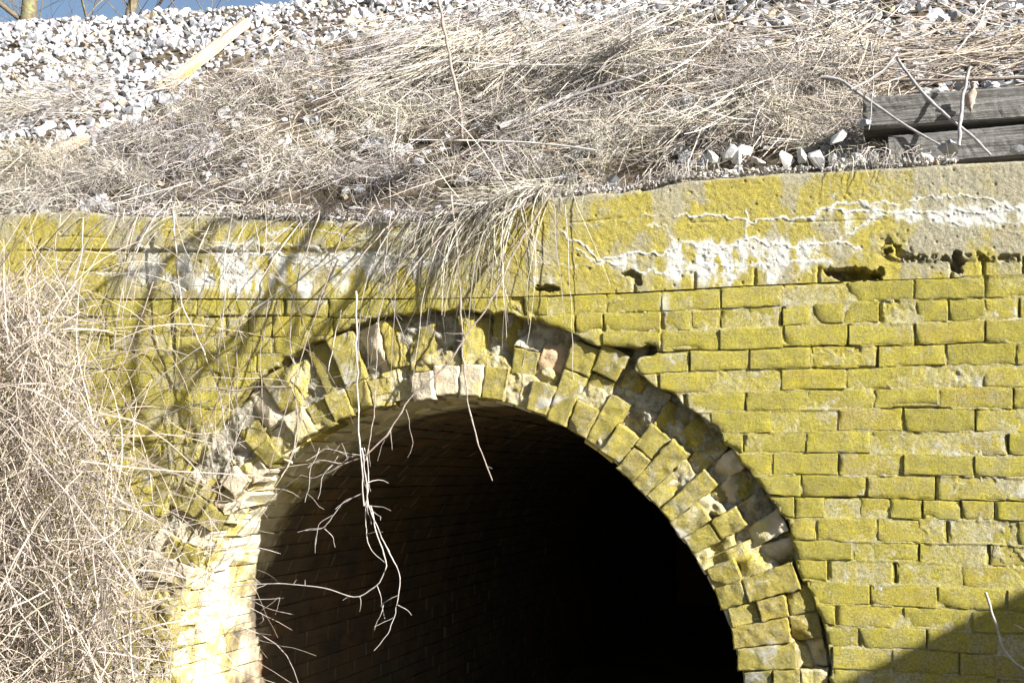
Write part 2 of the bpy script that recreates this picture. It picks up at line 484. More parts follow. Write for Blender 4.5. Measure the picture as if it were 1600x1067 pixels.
# bricks outside the frame: below and to either side, joined
def joined_bricks(rects, Yf, depth):
    Vs, Fs, Cs = [], [], []; k = 0
    for (ua, ub, va, vb) in rects:
        c = onwall(np.array([ua, ub, ub, ua]), np.array([va, va, vb, vb]), 0)
        y = Yf + random.gauss(0, 0.002)
        f = c.copy(); f[:, 1] = y; m_ = c.copy(); m_[:, 1] = y + 0.005; bk = c.copy(); bk[:, 1] = depth
        ce = c.mean(0); f[:, 0] = ce[0] + (f[:, 0] - ce[0]) * 0.96; f[:, 2] = ce[2] + (f[:, 2] - ce[2]) * 0.90
        Vs += [f, m_, bk]
        Fs.append([k, k + 3, k + 2, k + 1])
        for i in range(4):
            j = (i + 1) % 4
            Fs.append([k + i, k + j, k + 4 + j, k + 4 + i]); Fs.append([k + 4 + i, k + 4 + j, k + 8 + j, k + 8 + i])
        k += 12
    return mesh_np("bricks", np.concatenate(Vs), np.array(Fs))
rects = []
for n in range(0, 34):
    for side in (0, 1):
        for i in range(14):
            if side == 0:
                s = 103 * (1 + 1.68e-4 * 900); a = 1650 + i * s + (n % 2) * s / 2; b = a + s
                if a < 1690 and n < 19: continue
            else:
                s = 78; b = -70 - i * s - (n % 2) * s / 2; a = b - s
            rects.append((a + 2, b - 2, float(bedv(a, n)) + 2, float(bedv(a, n + 1)) - 2))
    if n >= 19:
        for i in range(4):
            s = 100; a = 1305 + i * s + (n % 2) * 50
            rects.append((a + 2, a + s - 2, float(bedv(a, n)) + 2, float(bedv(a, n + 1)) - 2))
        for i in range(3):
            s = 82; b = 165 - i * s - (n % 2) * 40
            rects.append((b - s + 2, b - 2, float(bedv(b, n)) + 2, float(bedv(b, n + 1)) - 2))
o = link("distant_bricks", joined_bricks(rects, 0.0, 0.05), M['brick'], wall)
o.location = -wall.location
o["kind"] = "stuff"

# mortar bed: one relief sheet behind and between the bricks
ug = np.concatenate([np.arange(-1400, -60, 60), np.arange(-60, 1700, 2.6), np.arange(1700, 2400, 60)])
vg_n = np.concatenate([np.arange(0, 19.2, 0.075), np.arange(19.5, 37, 0.5)])
U, NN = np.meshgrid(ug, vg_n)
Vm = np.empty_like(U)
for i, nn in enumerate(vg_n):
    n0 = math.floor(nn); f = nn - n0
    Vm[i] = bedv(ug, n0) * (1 - f) + bedv(ug, n0 + 1) * f
Vm[0] = bedv(ug, 0) - 3
Ym = 0.0026 + (fbm(U, Vm, 9, 3, 21) - 0.5) * 0.004 + 0.008 * sstep(0.60, 0.75, fbm(U, Vm, 60, 4, 22)) * sstep(.3, .6, fbm(U, Vm, 7, 2, 23))
for n, js in ROWS.items():
    for j_ in js:
        if random.random() < .42:
            rr_ = (NN[:, 0] > n + .06) & (NN[:, 0] < n + .94)
            cc_ = np.abs(ug - j_) < 12
            sub = np.ix_(rr_, cc_)
            Ym[sub] += random.uniform(.006, .02) * np.exp(-((U[sub] - j_ - (fbm(Vm[sub], 0 * U[sub] + j_, 12, 2, 25) - .5) * 4) / 3.2) ** 4)
fr = np.abs(NN - np.round(NN))
ridge = np.exp(-(fr / 0.03) ** 2) * (fbm(U, NN * 90, 80, 3, 24) > 0.5)
Ym -= ridge * 0.0045
# long horizontal cracks
for n, u0, u1 in ((0, 880, 1500), (3, 1000, 1330), (3, 1370, 1560), (10, 1180, 1660), (4, 1270, 1370), (0, 190, 640), (6, 1380, 1480), (1, 300, 560)):
    Ym += 0.03 * np.exp(-((NN - n) / 0.045) ** 2) * sstep(u0 - 10, u0 + 10, U) * (1 - sstep(u1 - 10, u1 + 10, U))
Ym = np.clip(Ym, -0.002, 0.05)
me, o_ = slab(U, Vm, Ym, 0.13, maskfn=lambda a, b: np.stack([crust(a, b) + 0.12 * (fbm(a, b, 30, 3, 9) > .6), 0 * a], -1), origin=(0, 0.1, 0))
link("mortar_bed", me, M['mortar'], wall)

# ------------------------------------------------------------------ concrete coping with lime veins
VEINS = [
 ([(880, 365), (905, 380), (940, 405), (960, 402), (1000, 395), (1035, 398), (1070, 380), (1120, 392), (1150, 380), (1175, 371), (1200, 380), (1235, 384), (1290, 380), (1325, 378), (1345, 388)], 1.0),
 ([(1060, 375), (1110, 388), (1165, 380)], .8), ([(1165, 372), (1170, 350), (1163, 330)], .7), ([(1310, 378), (1330, 360), (1350, 350)], .7),
 ([(1060, 336), (1110, 335), (1150, 342), (1175, 345), (1230, 340), (1270, 342), (1290, 325), (1330, 330), (1400, 330), (1460, 335), (1530, 330), (1600, 325)], 1.0),
 ([(1290, 325), (1310, 318), (1400, 318), (1440, 308), (1500, 304), (1550, 315), (1600, 328)], .8),
 ([(1330, 360), (1370, 340), (1400, 334)], .6), ([(1270, 285), (1300, 305), (1340, 300), (1380, 315), (1420, 318)], .35), ([(1300, 318), (1306, 300), (1320, 292)], .35),
 ([(880, 345), (930, 352), (980, 345), (1000, 340), (1060, 337)], .45), ([(1000, 300), (1040, 315), (1080, 312)], .25),
 ([(1010, 352), (1040, 350), (1048, 375), (1054, 395)], .5), ([(900, 390), (935, 412), (975, 412)], .8),
 ([(990, 425), (1060, 425), (1100, 412), (1180, 414), (1240, 408), (1300, 412)], .7), ([(1170, 380), (1180, 400), (1240, 410)], .6),
 ([(220, 388), (300, 388), (360, 390), (440, 398), (500, 402), (540, 400), (600, 398), (660, 402), (720, 395)], .9),
 ([(330, 380), (400, 380), (460, 385), (520, 392)], .7), ([(440, 405), (520, 412), (600, 420), (660, 410), (700, 405)], .8),
 ([(135, 430), (180, 425), (230, 432), (290, 440), (350, 430)], .6), ([(420, 365), (460, 358), (510, 362), (560, 372), (600, 366), (640, 365)], .7),
 ([(530, 366), (600, 365), (660, 378), (700, 372)], .6), ([(540, 412), (580, 405), (640, 415), (700, 405)], .6),
 ([(140, 418), (150, 424)], .4), ([(830, 410), (870, 412), (900, 415), (940, 415)], .4), ([(800, 345), (840, 360), (880, 366)], .4),
 ([(1450, 345), (1500, 350), (1560, 345), (1600, 352)], .5), ([(1540, 352), (1570, 360), (1600, 362)], .4)]
ug = np.concatenate([np.arange(-1400, -40, 60), np.arange(-40, 1640, 1.7), np.arange(1640, 2400, 60)])
NV = 104
tt = np.linspace(0, 1, NV)
tt = np.concatenate([[0, .012, .03, .05], np.linspace(.07, 1, NV)])
U = np.tile(ug, (len(tt), 1))
topj = topv(ug) + (fbm(ug, 0 * ug, 22, 3, 61) - .5) * np.where(ug < 860, 9, np.where(ug < 1080, 6, 2.0))
botj = bedv(ug, 0) - 1.2
V_ = topj[None, :] + (botj - topj)[None, :] * tt[:, None]
uf, vf = U.ravel(), V_.ravel()
dist = np.full(uf.shape, 1e3); vs_ = np.zeros(uf.shape)
jx = (fbm(uf, vf, 12, 3, 51) - .5) * 14; jy = (fbm(uf, vf, 12, 3, 52) - .5) * 16
vein = np.zeros(uf.shape); veinw = np.zeros(uf.shape)
for pts, s in VEINS:
    pts = np.array(pts, float)
    bb = (uf > pts[:, 0].min() - 20) & (uf < pts[:, 0].max() + 20) & (vf > pts[:, 1].min() - 22) & (vf < pts[:, 1].max() + 22)
    k = np.where(bb)[0]; pu, pv = uf[k] + jx[k], vf[k] + jy[k]
    dm = np.full(len(k), 1e3)
    for a, b in zip(pts[:-1], pts[1:]):
        D = b - a; t = np.clip(((pu - a[0]) * D[0] + (pv - a[1]) * D[1]) / (D @ D), 0, 1)
        dm = np.minimum(dm, np.hypot(pu - a[0] - D[0] * t, pv - a[1] - D[1] * t))
    amp = s * (0.35 + 0.9 * fbm(uf[k], vf[k], 25, 3, 53))
    vein[k] = np.maximum(vein[k], amp * np.exp(-(dm / 1.35) ** 2))
    veinw[k] = np.maximum(veinw[k], amp * np.exp(-(dm / 5.5) ** 1.2))
cr = crust(uf, vf)
h = (fbm(uf, vf, 150, 3, 54) - .5) * 0.008 + (fbm(uf, vf, 7, 3, 55) - .5) * 0.004
h += vein * 0.0034
rip = np.clip(cr - .25, 0, 1)
h += rip * ((fbm(uf * 0.7, vf * 1.3, 9, 4, 56) - .5) * 0.016)
# ledge-like broken zone on the left, bedding lines
ledge = sstep(170, 230, uf) * (1 - sstep(560, 660, uf))
h -= ledge * 0.010 * sstep(385, 396, vf + (fbm(uf, vf, 20, 3, 57) - .5) * 18) * (1 - sstep(440, 456, vf))
h -= 0.010 * np.exp(-((vf - 392 - (fbm(uf, 0 * vf, 40, 2, 58) - .5) * 5) / 1.6) ** 2) * sstep(20, 60, uf) * (1 - sstep(330, 460, uf))
h += 0.002 * (1 - sstep(388, 396, vf)) * (1 - sstep(400, 520, uf))
for v0_, a_, b_ in ((352, 420, 1000), (362, 990, 1400), (425, 60, 330), (372, 0, 200)):
    h -= 0.0035 * np.exp(-((vf - v0_ - (topv(uf) - 300) * .25 + 8 - (fbm(uf, 0 * vf, 60, 3, 58) - .5) * 9) / 1.3) ** 2) * sstep(a_, a_ + 40, uf) * (1 - sstep(b_ - 60, b_, uf)) * sstep(.42, .55, fbm(uf, vf, 50, 2, 66))
# pits
for i in range(430):
    pu, pv = random.uniform(0, 1610), random.uniform(255, 460)
    r_ = abs(random.gauss(0, .8)) + 0.8
    k = (np.abs(uf - pu) < 4 * r_) & (np.abs(vf - pv) < 4 * r_)
    if k.any():
        d2 = ((uf[k] - pu) ** 2 + (vf[k] - pv) ** 2) / r_ ** 2
        h[k] -= random.uniform(0.002, 0.0075) * np.exp(-d2)
# ragged broken seam between coping and bricks on the right
seam = sstep(1365, 1390, uf)
sv = ip(uf, [(1360, 386), (1400, 402), (1450, 404), (1530, 402), (1600, 403), (2400, 380)])
band = np.exp(-((vf - sv) / 4.2) ** 2)
nz = fbm(uf, vf, 9, 4, 59)
h -= seam * band * 0.022 * sstep(0.54, 0.62, nz)
h -= seam * 0.022 * np.exp(-((vf - 384 - (uf - 1390) * .25) / 10) ** 2) * np.exp(-((uf - 1395) / 20) ** 2) * sstep(.52, .60, nz)
h -= seam * 0.007 * sstep(0, 8, vf - sv)
# vertical joints in the course under the coping
for ju in (990, 1085, 1180, 1278, 1487, 1536, 1600):
    jw = 0.010 if ju < 1300 else 0.016
    h -= jw * np.exp(-((uf - ju - (fbm(vf, 0 * uf, 9, 2, ju) - .5) * 4) / 2.3) ** 2) * sstep(-30, -22, vf - bedv(uf, 0))
# knocked-out holes
for hu, hv, a, b, dp in ((1333, 429, 44, 9.5, .075), (1496, 408, 9, 17, .05), (855, 451, 20, 5, .05), (1377, 425, 6, 8, .02), (1385, 392, 7, 5, .03), (243, 490, 9, 4, .03), (985, 427, 12, 4, .03), (998, 437, 6, 9, .022)):
    q = (np.abs(uf - hu + (fbm(uf, vf, 8, 3, 72) - .5) * 10) / a) ** 2.6 + (np.abs(vf - hv + (fbm(uf, vf, 9, 4, 71) - .5) * 12 + (uf - hu) * (-.08)) / b) ** 2.2
    h -= dp * (1 - sstep(.8, 1.15, q)) * (.55 + .9 * fbm(uf, vf, 7, 3, 73))
h -= 0.012 * (1 - sstep(-60, 0, uf - 1380)) * 0
# chamfered top edge
dv = vf - np.tile(topj, (len(tt), 1)).ravel()
cham = np.where(uf > 1000, 9.0, 4.0)
h -= np.where(uf > 1000, 0.05, 0.02) * (1 - sstep(0, 1, dv / cham)) ** 1.0
grey = 0.9 * sstep(.44, .58, fbm(uf, vf * .45, 45, 5, 63)) + 0.75 * sstep(1200, 1480, uf) * (1 - sstep(360, 420, vf)) + 0.9 * (1 - sstep(2, 16, dv)) - 0.25
grey = grey - 0.2 * sstep(400, 460, vf)
streak = fbm(uf * 3.2, vf * .35, 40, 4, 67)
white = np.clip(cr * (.65 + .8 * sstep(.4, .6, streak)) + veinw * 0.42 + vein * 0.8, 0, 1.2)
white = white * np.where(uf > 1380, 0.9, 1.0)
A = np.stack([white, grey], -1)
Y = -h.reshape(U.shape)
ny, nx = U.shape
idx = np.arange(ny * nx).reshape(ny, nx)
q = np.stack([idx[:-1, :-1], idx[1:, :-1], idx[1:, 1:], idx[:-1, 1:]], -1).reshape(-1, 4)
Vv = onwall(uf, vf, 0.0); Vv[:, 1] = Y.ravel()
# top sheet and underside
topr = Vv[idx[0]].copy(); back = topr.copy(); back[:, 1] = 0.34
bb = Vv[idx[-1]].copy(); bbk = bb.copy(); bbk[:, 1] = 0.34
n0 = len(Vv)
Vall = np.concatenate([Vv, topr, back, bb, bbk])
i = np.arange(nx - 1)
tq = np.stack([n0 + i, n0 + i + 1, n0 + nx + i + 1, n0 + nx + i], -1)
uq = np.stack([n0 + 2 * nx + i, n0 + 3 * nx + i, n0 + 3 * nx + i + 1, n0 + 2 * nx + i + 1], -1)
Aall = np.concatenate([A, A[idx[0]] + [0, .5], A[idx[0]] + [0, .5], A[idx[-1]], A[idx[-1]]])
cop = link("concrete_coping", mesh_np("coping", Vall - np.array([0, 0.1, 0]), [q, tq, uq], np.concatenate([np.ones(len(q), bool), np.zeros(len(tq) + len(uq), bool)]), Aall), M['concrete'], wall)
ZX = onwall(ug, topj, 0.0)
def ztop(x): return np.interp(x, ZX[:, 0], ZX[:, 2])

# ------------------------------------------------------------------ rubble core seen where the face has fallen away
th = np.linspace(-4, 184, 620)
ro = outer_r(np.clip(th, 0, 180)) + 26
ri = rin(th) + 5
tr = np.linspace(0, 1, 74)
RR = ri[None, :] + (ro - ri)[None, :] * tr[:, None]
TH = np.tile(th, (len(tr), 1)); ta = np.radians(TH)
CU = CX + RR * np.cos(ta); CVv = CY - RR * np.sin(ta)
blk = fbm(TH * 7.5, RR, 14, 5, 81)
blk2 = np.floor(fbm(TH * 7.5, RR, 34, 3, 82) * 9) / 9
Yc = 0.078 + (blk - .5) * 0.06 * (1 - .55 * sstep(95, 115, TH)) + (blk2 - .5) * 0.045
Yc = Yc - 0.022 * sstep(82, 100, TH) * (1 - sstep(150, 160, TH)) * (1 - sstep(.7, .85, tr))[:, None]
Yc = np.clip(Yc, 0.022, 0.13)
me, o_ = slab(CU, CVv, Yc, 0.30, clip=False, amask=False, origin=(0, 0.1, 0), smooth=True)
link("rubble_core", me, M['core'], wall)

# ------------------------------------------------------------------ arch ring of radial bricks
arch = empty("brick_arch", (*W(CX, CY, 0.0).xz.to_3d().xy[:1], 0.05, 0) if False else (0, 0.05, 0))
tag(arch, "crumbling semicircular brick arch ring around the dark tunnel mouth, its outer edge broken away", "arch")

def ring_brick(t0, t1, r0, r1, yf, kind, seed):
    """t degrees, r as fraction-resolved radii functions already numeric; returns object"""
    n = max(6, int((r1 - r0) / 5)); m_ = 7
    pr = bevel_params(n, 1.5 / (r1 - r0)); pt = bevel_params(m_ - 1, 0.05)
    A_, R_ = np.meshgrid(t0 + (t1 - t0) * pt, r0 + (r1 - r0) * pr)
    edge = np.zeros(A_.shape); edge[0] = edge[-1] = 1; edge[:, 0] = edge[:, -1] = 1
    a = np.radians(A_); u = CX + R_ * np.cos(a); v = CY - R_ * np.sin(a)
    # each brick a little off true
    rot = random.gauss(0, 0.013 if kind == 'ok' else 0.08); cu, cv = u.mean(), v.mean()
    du, dv = u - cu, v - cv
    u = cu + du * math.cos(rot) - dv * math.sin(rot); v = cv + du * math.sin(rot) + dv * math.cos(rot)
    e = fbm(u + seed * 13, v, 12, 4, 91)
    u = u + (vnoise(u / 6, v / 6 + seed, 12) - .5) * 3.0 * edge; v = v + (vnoise(u / 6 + seed, v / 6, 13) - .5) * 3.0 * edge
    amp = 0.013 if kind == 'ok' else 0.036
    tl = 0.006 if kind == 'ok' else 0.020
    Y = yf + (e - .5) * amp + edge * 0.005 * (0.6 + e) + random.uniform(-tl, tl) * (pr - .5)[:, None] * 2 + random.uniform(-tl, tl) * (pt - .5)[None, :] * 2
    if kind != 'ok':            # a fracture plane across the brick
        g = random.uniform(0, 6.28); s = ((u - cu) * math.cos(g) + (v - cv) * math.sin(g)) / 22
        Y += np.clip(s + random.uniform(-.3, .3), 0, 1) * 0.03
        g = random.uniform(0, 6.28); s = ((u - cu) * math.cos(g) + (v - cv) * math.sin(g)) / 14
        Y += np.clip(s + random.uniform(-.4, .2), 0, 1) * 0.022
    elif random.random() < .45:
        k = random.randrange(4)
        cu2, cv2 = (u[0, 0], v[0, 0]) if k == 0 else (u[-1, -1], v[-1, -1]) if k == 1 else (u[0, -1], v[0, -1]) if k == 2 else (u[-1, 0], v[-1, 0])
        Y += random.uniform(.01, .03) * np.exp(-(np.hypot(u - cu2, v - cv2) / random.uniform(9, 20)) ** 2)
    # orientation: rows along radius, columns along angle -> flip so the face looks out
    me, o_ = slab(u[:, ::-1], v[:, ::-1], Y[:, ::-1], 0.12, clip=False, smooth=True, maskfn=lambda a_, b_: np.stack([0 * a_, 0 * a_], -1))
    return me, o_

NC = 50
bounds = [-14.0]
while bounds[-1] < 196: bounds.append(bounds[-1] + random.uniform(3.75, 4.75))
na = 0
for i, (t0, t1) in enumerate(zip(bounds[:-1], bounds[1:])):
    tm = (t0 + t1) / 2; tc_ = min(max(tm, 0), 180)
    r0 = float(rin(tc_)); r1 = float(outer_r([tc_])[0]) - 3
    tot = r1 - r0
    pat = random.choice([[.36, .64], [.64, .36], [.34, .33, .33], [.4, .6]]) if 25 < tm < 150 else random.choice([[.34, .66], [.66, .34]] if i % 3 else [[.34, .33, .33]])
    rr = r0 + random.gauss(0, 2.0)
    for j, fr_ in enumerate(pat):
        ra, rb = rr, rr + tot * fr_ * random.uniform(.96, 1.03); rr = rb
        rb = min(rb, r1 + 4)
        mid = ((ra + rb) / 2 - r0) / tot
        if tm < 24: pb = 0.10
        elif tm < 62: pb = 0.10 if mid < .42 else .92
        elif tm < 105: pb = 0.2 if mid < .55 else .9
        elif tm < 150: pb = 0.2 if mid < .6 else .5
        else: pb = 0.12
        broken = random.random() < pb
        gap = random.uniform(.0, .07)
        if random.random() < (.04 if 24 < tm < 100 else .01): continue         # fallen out
        if broken:
            yf = random.uniform(.034, .066) + (0.018 if 50 < tm < 140 and mid > .7 else 0); kind = 'broken'
            if 84 < tm < 150: yf -= .018
            mat = random.choice(['core', 'core', 'core', 'pale', 'pale', 'ring', 'ring', 'ring', 'orange'] if tm < 84 else ['core', 'pale', 'pale', 'pale', 'ring', 'ring', 'ring']) if tm > 24 else 'pale'
        else:
            yf = random.gauss(.012, .007) + (0.012 if mid > .45 and 30 < tm < 150 else 0); kind = 'ok'
            mat = 'ring' if random.random() > .13 else 'pale'
        if tm < 24 or tm > 150: yf -= 0.004
        me, o_ = ring_brick(t0 + gap, t1 - gap, ra + .7, rb - .7, yf, kind, i * 5 + j)
        ob = link("brick", me, M[mat], arch); ob.location = Vector(o_) - arch.location
        na += 1
# mortar between the ring bricks near the mouth
th = np.linspace(-14, 194, 700); tr = np.linspace(0, 1, 30)
wdt = np.where((th < 26) | (th > 152), 1.0, 0.52) * (outer_r(np.clip(th, 0, 180)) - rin(np.clip(th, 0, 180)))
RR = (rin(np.clip(th, 0, 180)) + 2)[None, :] + wdt[None, :] * tr[:, None]
TH = np.tile(th, (len(tr), 1)); ta = np.radians(TH)
Ya = 0.026 + 0.11 * sstep(.62, 1.05, tr[:, None] + (fbm(TH * 7.5, RR, 34, 2, 99) - .5) * 1.3) + (fbm(TH * 7.5, RR, 8, 4, 96) - .5) * 0.016 + 0.02 * sstep(.5, .75, fbm(TH * 7.5, RR, 35, 3, 97))
Ya = np.minimum(Ya, 0.125)
me, o_ = slab((CX + RR * np.cos(ta)), (CY - RR * np.sin(ta)), Ya, 0.2, clip=False, origin=(0, .05, 0), maskfn=lambda a, b: np.stack([0.3 * (fbm(a, b, 25, 3, 98) > .55), 0 * a], -1))
link("mortar_joints", me, M['mortar'], arch)

# ------------------------------------------------------------------ tunnel vault
vault = empty("tunnel_vault", (0, 1.0, 0))
tag(vault, "dark brick barrel vault behind the arch with a cream sunlit left side", "tunnel")
def prof(tdeg, out=0.0):
    """point of the vault's inner face at angle t (degrees; beyond 0/180 straight down), pushed outward by out metres"""
    t = np.asarray(tdeg, float); tc = np.clip(t, 0, 180)
    r = rin(tc); a = np.radians(tc)
    p = onwall(CX + r * np.cos(a), CY - r * np.sin(a), 0.0)
    c = onwall(np.full(t.shape, CX), np.full(t.shape, CY), 0.0)
    d = p - c; L = np.linalg.norm(d, axis=-1, keepdims=True)
    p = p + d / L * out
    ex = np.where(t < 0, -t, np.where(t > 180, t - 180, 0.0)) * (math.pi / 180)
    p[..., 2] -= ex
    return p
th = np.concatenate([np.arange(-60, 240.1, 2.5)])
ys = np.array([0.10, 0.5, 1, 2, 3, 5, 8, 12.0])
P_ = prof(th, 0.009)
Vl = np.concatenate([np.column_stack([P_[:, 0], np.full(len(th), y), P_[:, 2]]) for y in ys])
n = len(th); fc = []
for k in range(len(ys) - 1):
    i = np.arange(n - 1); fc.append(np.stack([k * n + i, k * n + i + 1, (k + 1) * n + i + 1, (k + 1) * n + i], -1))
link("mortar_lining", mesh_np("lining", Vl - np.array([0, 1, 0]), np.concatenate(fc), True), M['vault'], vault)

def vault_brick_verts(t0, t1, y0, y1, off, warp=0.0):
    ts = np.array([t0, (t0 + t1) / 2, t1])
    inn = prof(ts, off); outp = prof(ts, off + 0.05); bev = prof(ts, off + 0.006)
    gy = 0.003
    V = []
    for (pp, ya, yb, sh) in ((inn, y0 + gy + .003, y1 - gy - .003, .965), (bev, y0 + gy, y1 - gy, 1.0), (outp, y0 + gy, y1 - gy, 1.0)):
        c = pp.mean(0)
        q_ = c + (pp - c) * sh
        for y in (ya, yb):
            for p in q_: V.append((p[0], y, p[2]))
    V = np.array(V)
    Fq = []
    # inner face
    Fq += [[0, 1, 4, 3], [1, 2, 5, 4]]
    for b in (0, 6):
        Fq += [[b, b + 6, b + 7, b + 1], [b + 1, b + 7, b + 8, b + 2], [b + 3, b + 4, b + 10, b + 9], [b + 4, b + 5, b + 11, b + 10],
               [b, b + 3, b + 9, b + 6], [b + 2, b + 8, b + 11, b + 5]]
    return V, np.array(Fq)
cth = [92.0]
step = math.degrees(0.068 / 0.985)
n_v = 0; sv_, sf_ = [], []; kk = 0
t = -56.0; row = 0
while t < 236:
    y = 0.055 + (0.0 if row % 2 else 0.10); first = True
    rows_off = random.gauss(0, .0015)
    ya = 0.055 + random.uniform(-.012, .02)
    while ya < 6.0:
        yb = (ya + 0.215) if not (first and row % 2 == 0) else ya + 0.1075
        first = False
        off = rows_off + random.gauss(0, 0.002 if ya > .3 else .004) - (0.004 if ya < .1 else 0)
        Vb, Fb = vault_brick_verts(t + .12 + random.uniform(-.1, .3) * (ya < .5), t + step - .12 - random.uniform(-.1, .3) * (ya < .5), ya, yb, off)
        vis = 90 < t < 182 and ya < 2.05 and n_v < 290
        if vis:
            c = Vb.mean(0); Vb = Vb + rng.normal(0, .0015 + .003 * (ya < .35), Vb.shape)
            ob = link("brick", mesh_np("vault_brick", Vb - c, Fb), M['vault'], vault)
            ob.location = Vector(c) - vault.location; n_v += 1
        else:
            sv_.append(Vb); sf_.append(Fb + kk); kk += len(Vb)
        ya = yb
    t += step; row += 1
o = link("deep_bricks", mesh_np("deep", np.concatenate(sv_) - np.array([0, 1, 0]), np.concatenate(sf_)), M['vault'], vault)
o["kind"] = "stuff"

# ------------------------------------------------------------------ ground, embankment
TAN = 0.78; Y0 = 0.30
def slope_pt(u, v, lift=0.0):
    """where the line of sight meets the embankment slope (approximately planar in x)"""
    d = ray(u, v); x = np.zeros(np.shape(u))
    for it in range(4):
        z0 = ztop(x) + 0.02
        # CAM.z + d.z t = z0 + (CAM.y + d.y t - Y0) TAN
        t = (z0 - CAM[2] + (CAM[1] - Y0) * TAN) / (d[..., 2] - d[..., 1] * TAN)
        p = CAM + d * t[..., None]; x = p[..., 0]
    p = p - d * np.asarray(lift)[..., None] if np.ndim(lift) else p - d * lift
    return p
YCREST = float(slope_pt(np.array([150.0]), np.array([26.0]))[0, 1])
def surf(x, y):
    z = ztop(x) + np.where(y < Y0, 0.0, (np.minimum(y, YCREST) - Y0) * TAN)
    z = z - sstep(0, 1, (y - YCREST) / .4) * 0.0
    b = (fbm(x * 100, y * 100, 45, 4, 33) - .5) * 0.10 * sstep(Y0, Y0 + .35, y)
    return z + b
def build_embankment():
    xs = np.concatenate([np.linspace(-60, -4, 24), np.arange(-3.9, 3.6, 0.035), np.linspace(3.7, 60, 24)])
    ys = np.concatenate([np.arange(0.26, YCREST + .3, 0.035), np.array([YCREST + v for v in (.6, 1, 2, 4, 8, 16, 30, 60, 160, 500)])])
    X, Y = np.meshgrid(xs, ys)
    Z = surf(X, Y)
    xx = np.where(np.abs(X) > 5, 1, 0)
    ny, nx = X.shape; idx = np.arange(ny * nx).reshape(ny, nx)
    q = np.stack([idx[:-1, :-1], idx[:-1, 1:], idx[1:, 1:], idx[1:, :-1]], -1).reshape(-1, 4)
    o = link("embankment", mesh_np("embankment", np.column_stack([X.ravel(), Y.ravel(), Z.ravel()]), q, True), M['soil'])
    tag(o, kind="structure")
build_embankment()
def build_ground():
    xs = np.concatenate([np.linspace(-400, -6, 14), np.linspace(-5.5, 5.5, 60), np.linspace(6, 400, 14)])
    ys = np.concatenate([np.linspace(-400, -8, 14), np.linspace(-7.5, 14, 90)])
    X, Y = np.meshgrid(xs, ys)
    Z = (fbm(X * 100, Y * 100, 90, 4, 35) - .5) * 0.18 * (np.abs(X) < 8)
    ny, nx = X.shape; idx = np.arange(ny * nx).reshape(ny, nx)
    q = np.stack([idx[:-1, :-1], idx[:-1, 1:], idx[1:, 1:], idx[1:, :-1]], -1).reshape(-1, 4)
    o = link("ground", mesh_np("ground", np.column_stack([X.ravel(), Y.ravel(), Z.ravel()]), q, True), M['ground'])
    tag(o, kind="structure")
build_ground()
# end wall closing the far bore (the culvert bends away out of sight)
def box_mesh(x0, x1, y0, y1, z0, z1):
    V = np.array([(x, y, z) for x in (x0, x1) for y in (y0, y1) for z in (z0, z1)], float)
    Fq = np.array([[0, 1, 3, 2], [4, 6, 7, 5], [0, 4, 5, 1], [2, 3, 7, 6], [0, 2, 6, 4], [1, 5, 7, 3]])
    return V, Fq
V, Fq = box_mesh(-1.6, 1.6, 11.9, 12.2, -0.2, 2.4)
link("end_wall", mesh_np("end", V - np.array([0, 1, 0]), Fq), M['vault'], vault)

# unseen wall added on the right, its height set from the shadow it casts
pa = W(1600, 926); XW = 5.2
ztw = pa.z + (XW - pa.x) * math.tan(SUN_PHI)
ww = empty("shadow_wall", (XW, -1.5, 0))
tag(ww, "unseen grey concrete wall added out of frame on the right to cast the low shadow", "wall")
V, Fq = box_mesh(XW, XW + .35, -4.2, -0.02, -0.2, ztw - .12)
link("wall_body", mesh_np("body", V - np.array([XW, -1.5, 0]), Fq), M['wing'], ww)
V, Fq = box_mesh(XW - .02, XW + .38, -4.24, -0.02, ztw - .118, ztw)
link("cap_slab", mesh_np("cap", V - np.array([XW, -1.5, 0]), Fq), M['wing'], ww)

# ------------------------------------------------------------------ ballast stones
import bmesh
def stone_templates(n, npts=(11, 18)):
    out = []
    for k in range(n):
        bm = bmesh.new()
        s = (1.0, random.uniform(.6, .95), random.uniform(.5, .85))
        for i in range(random.randint(*npts)):
            d = Vector((random.gauss(0, 1), random.gauss(0, 1), random.gauss(0, 1))).normalized() * random.uniform(.82, 1.0)
            bm.verts.new((d.x * s[0] * .5, d.y * s[1] * .5, d.z * s[2] * .5))
        r = bmesh.ops.convex_hull(bm, input=bm.verts)
        junk = [g for g in r['geom_interior'] if isinstance(g, bmesh.types.BMVert)]
        bmesh.ops.delete(bm, geom=junk, context='VERTS')
        bmesh.ops.triangulate(bm, faces=bm.faces)
        bm.verts.index_update()
        out.append((np.array([v.co[:] for v in bm.verts]), np.array([[v.index for v in f.verts] for f in bm.faces])))
        bm.free()
    return out
TPL = stone_templates(30)
def rand_rots(n):
    q = rng.normal(size=(n, 4)); q /= np.linalg.norm(q, axis=1, keepdims=True)
    w, x, y, z = q.T
    return np.stack([1 - 2 * (y * y + z * z), 2 * (x * y - z * w), 2 * (x * z + y * w), 2 * (x * y + z * w), 1 - 2 * (x * x + z * z), 2 * (y * z - x * w),
                     2 * (x * z - y * w), 2 * (y * z + x * w), 1 - 2 * (x * x + y * y)], -1).reshape(n, 3, 3)
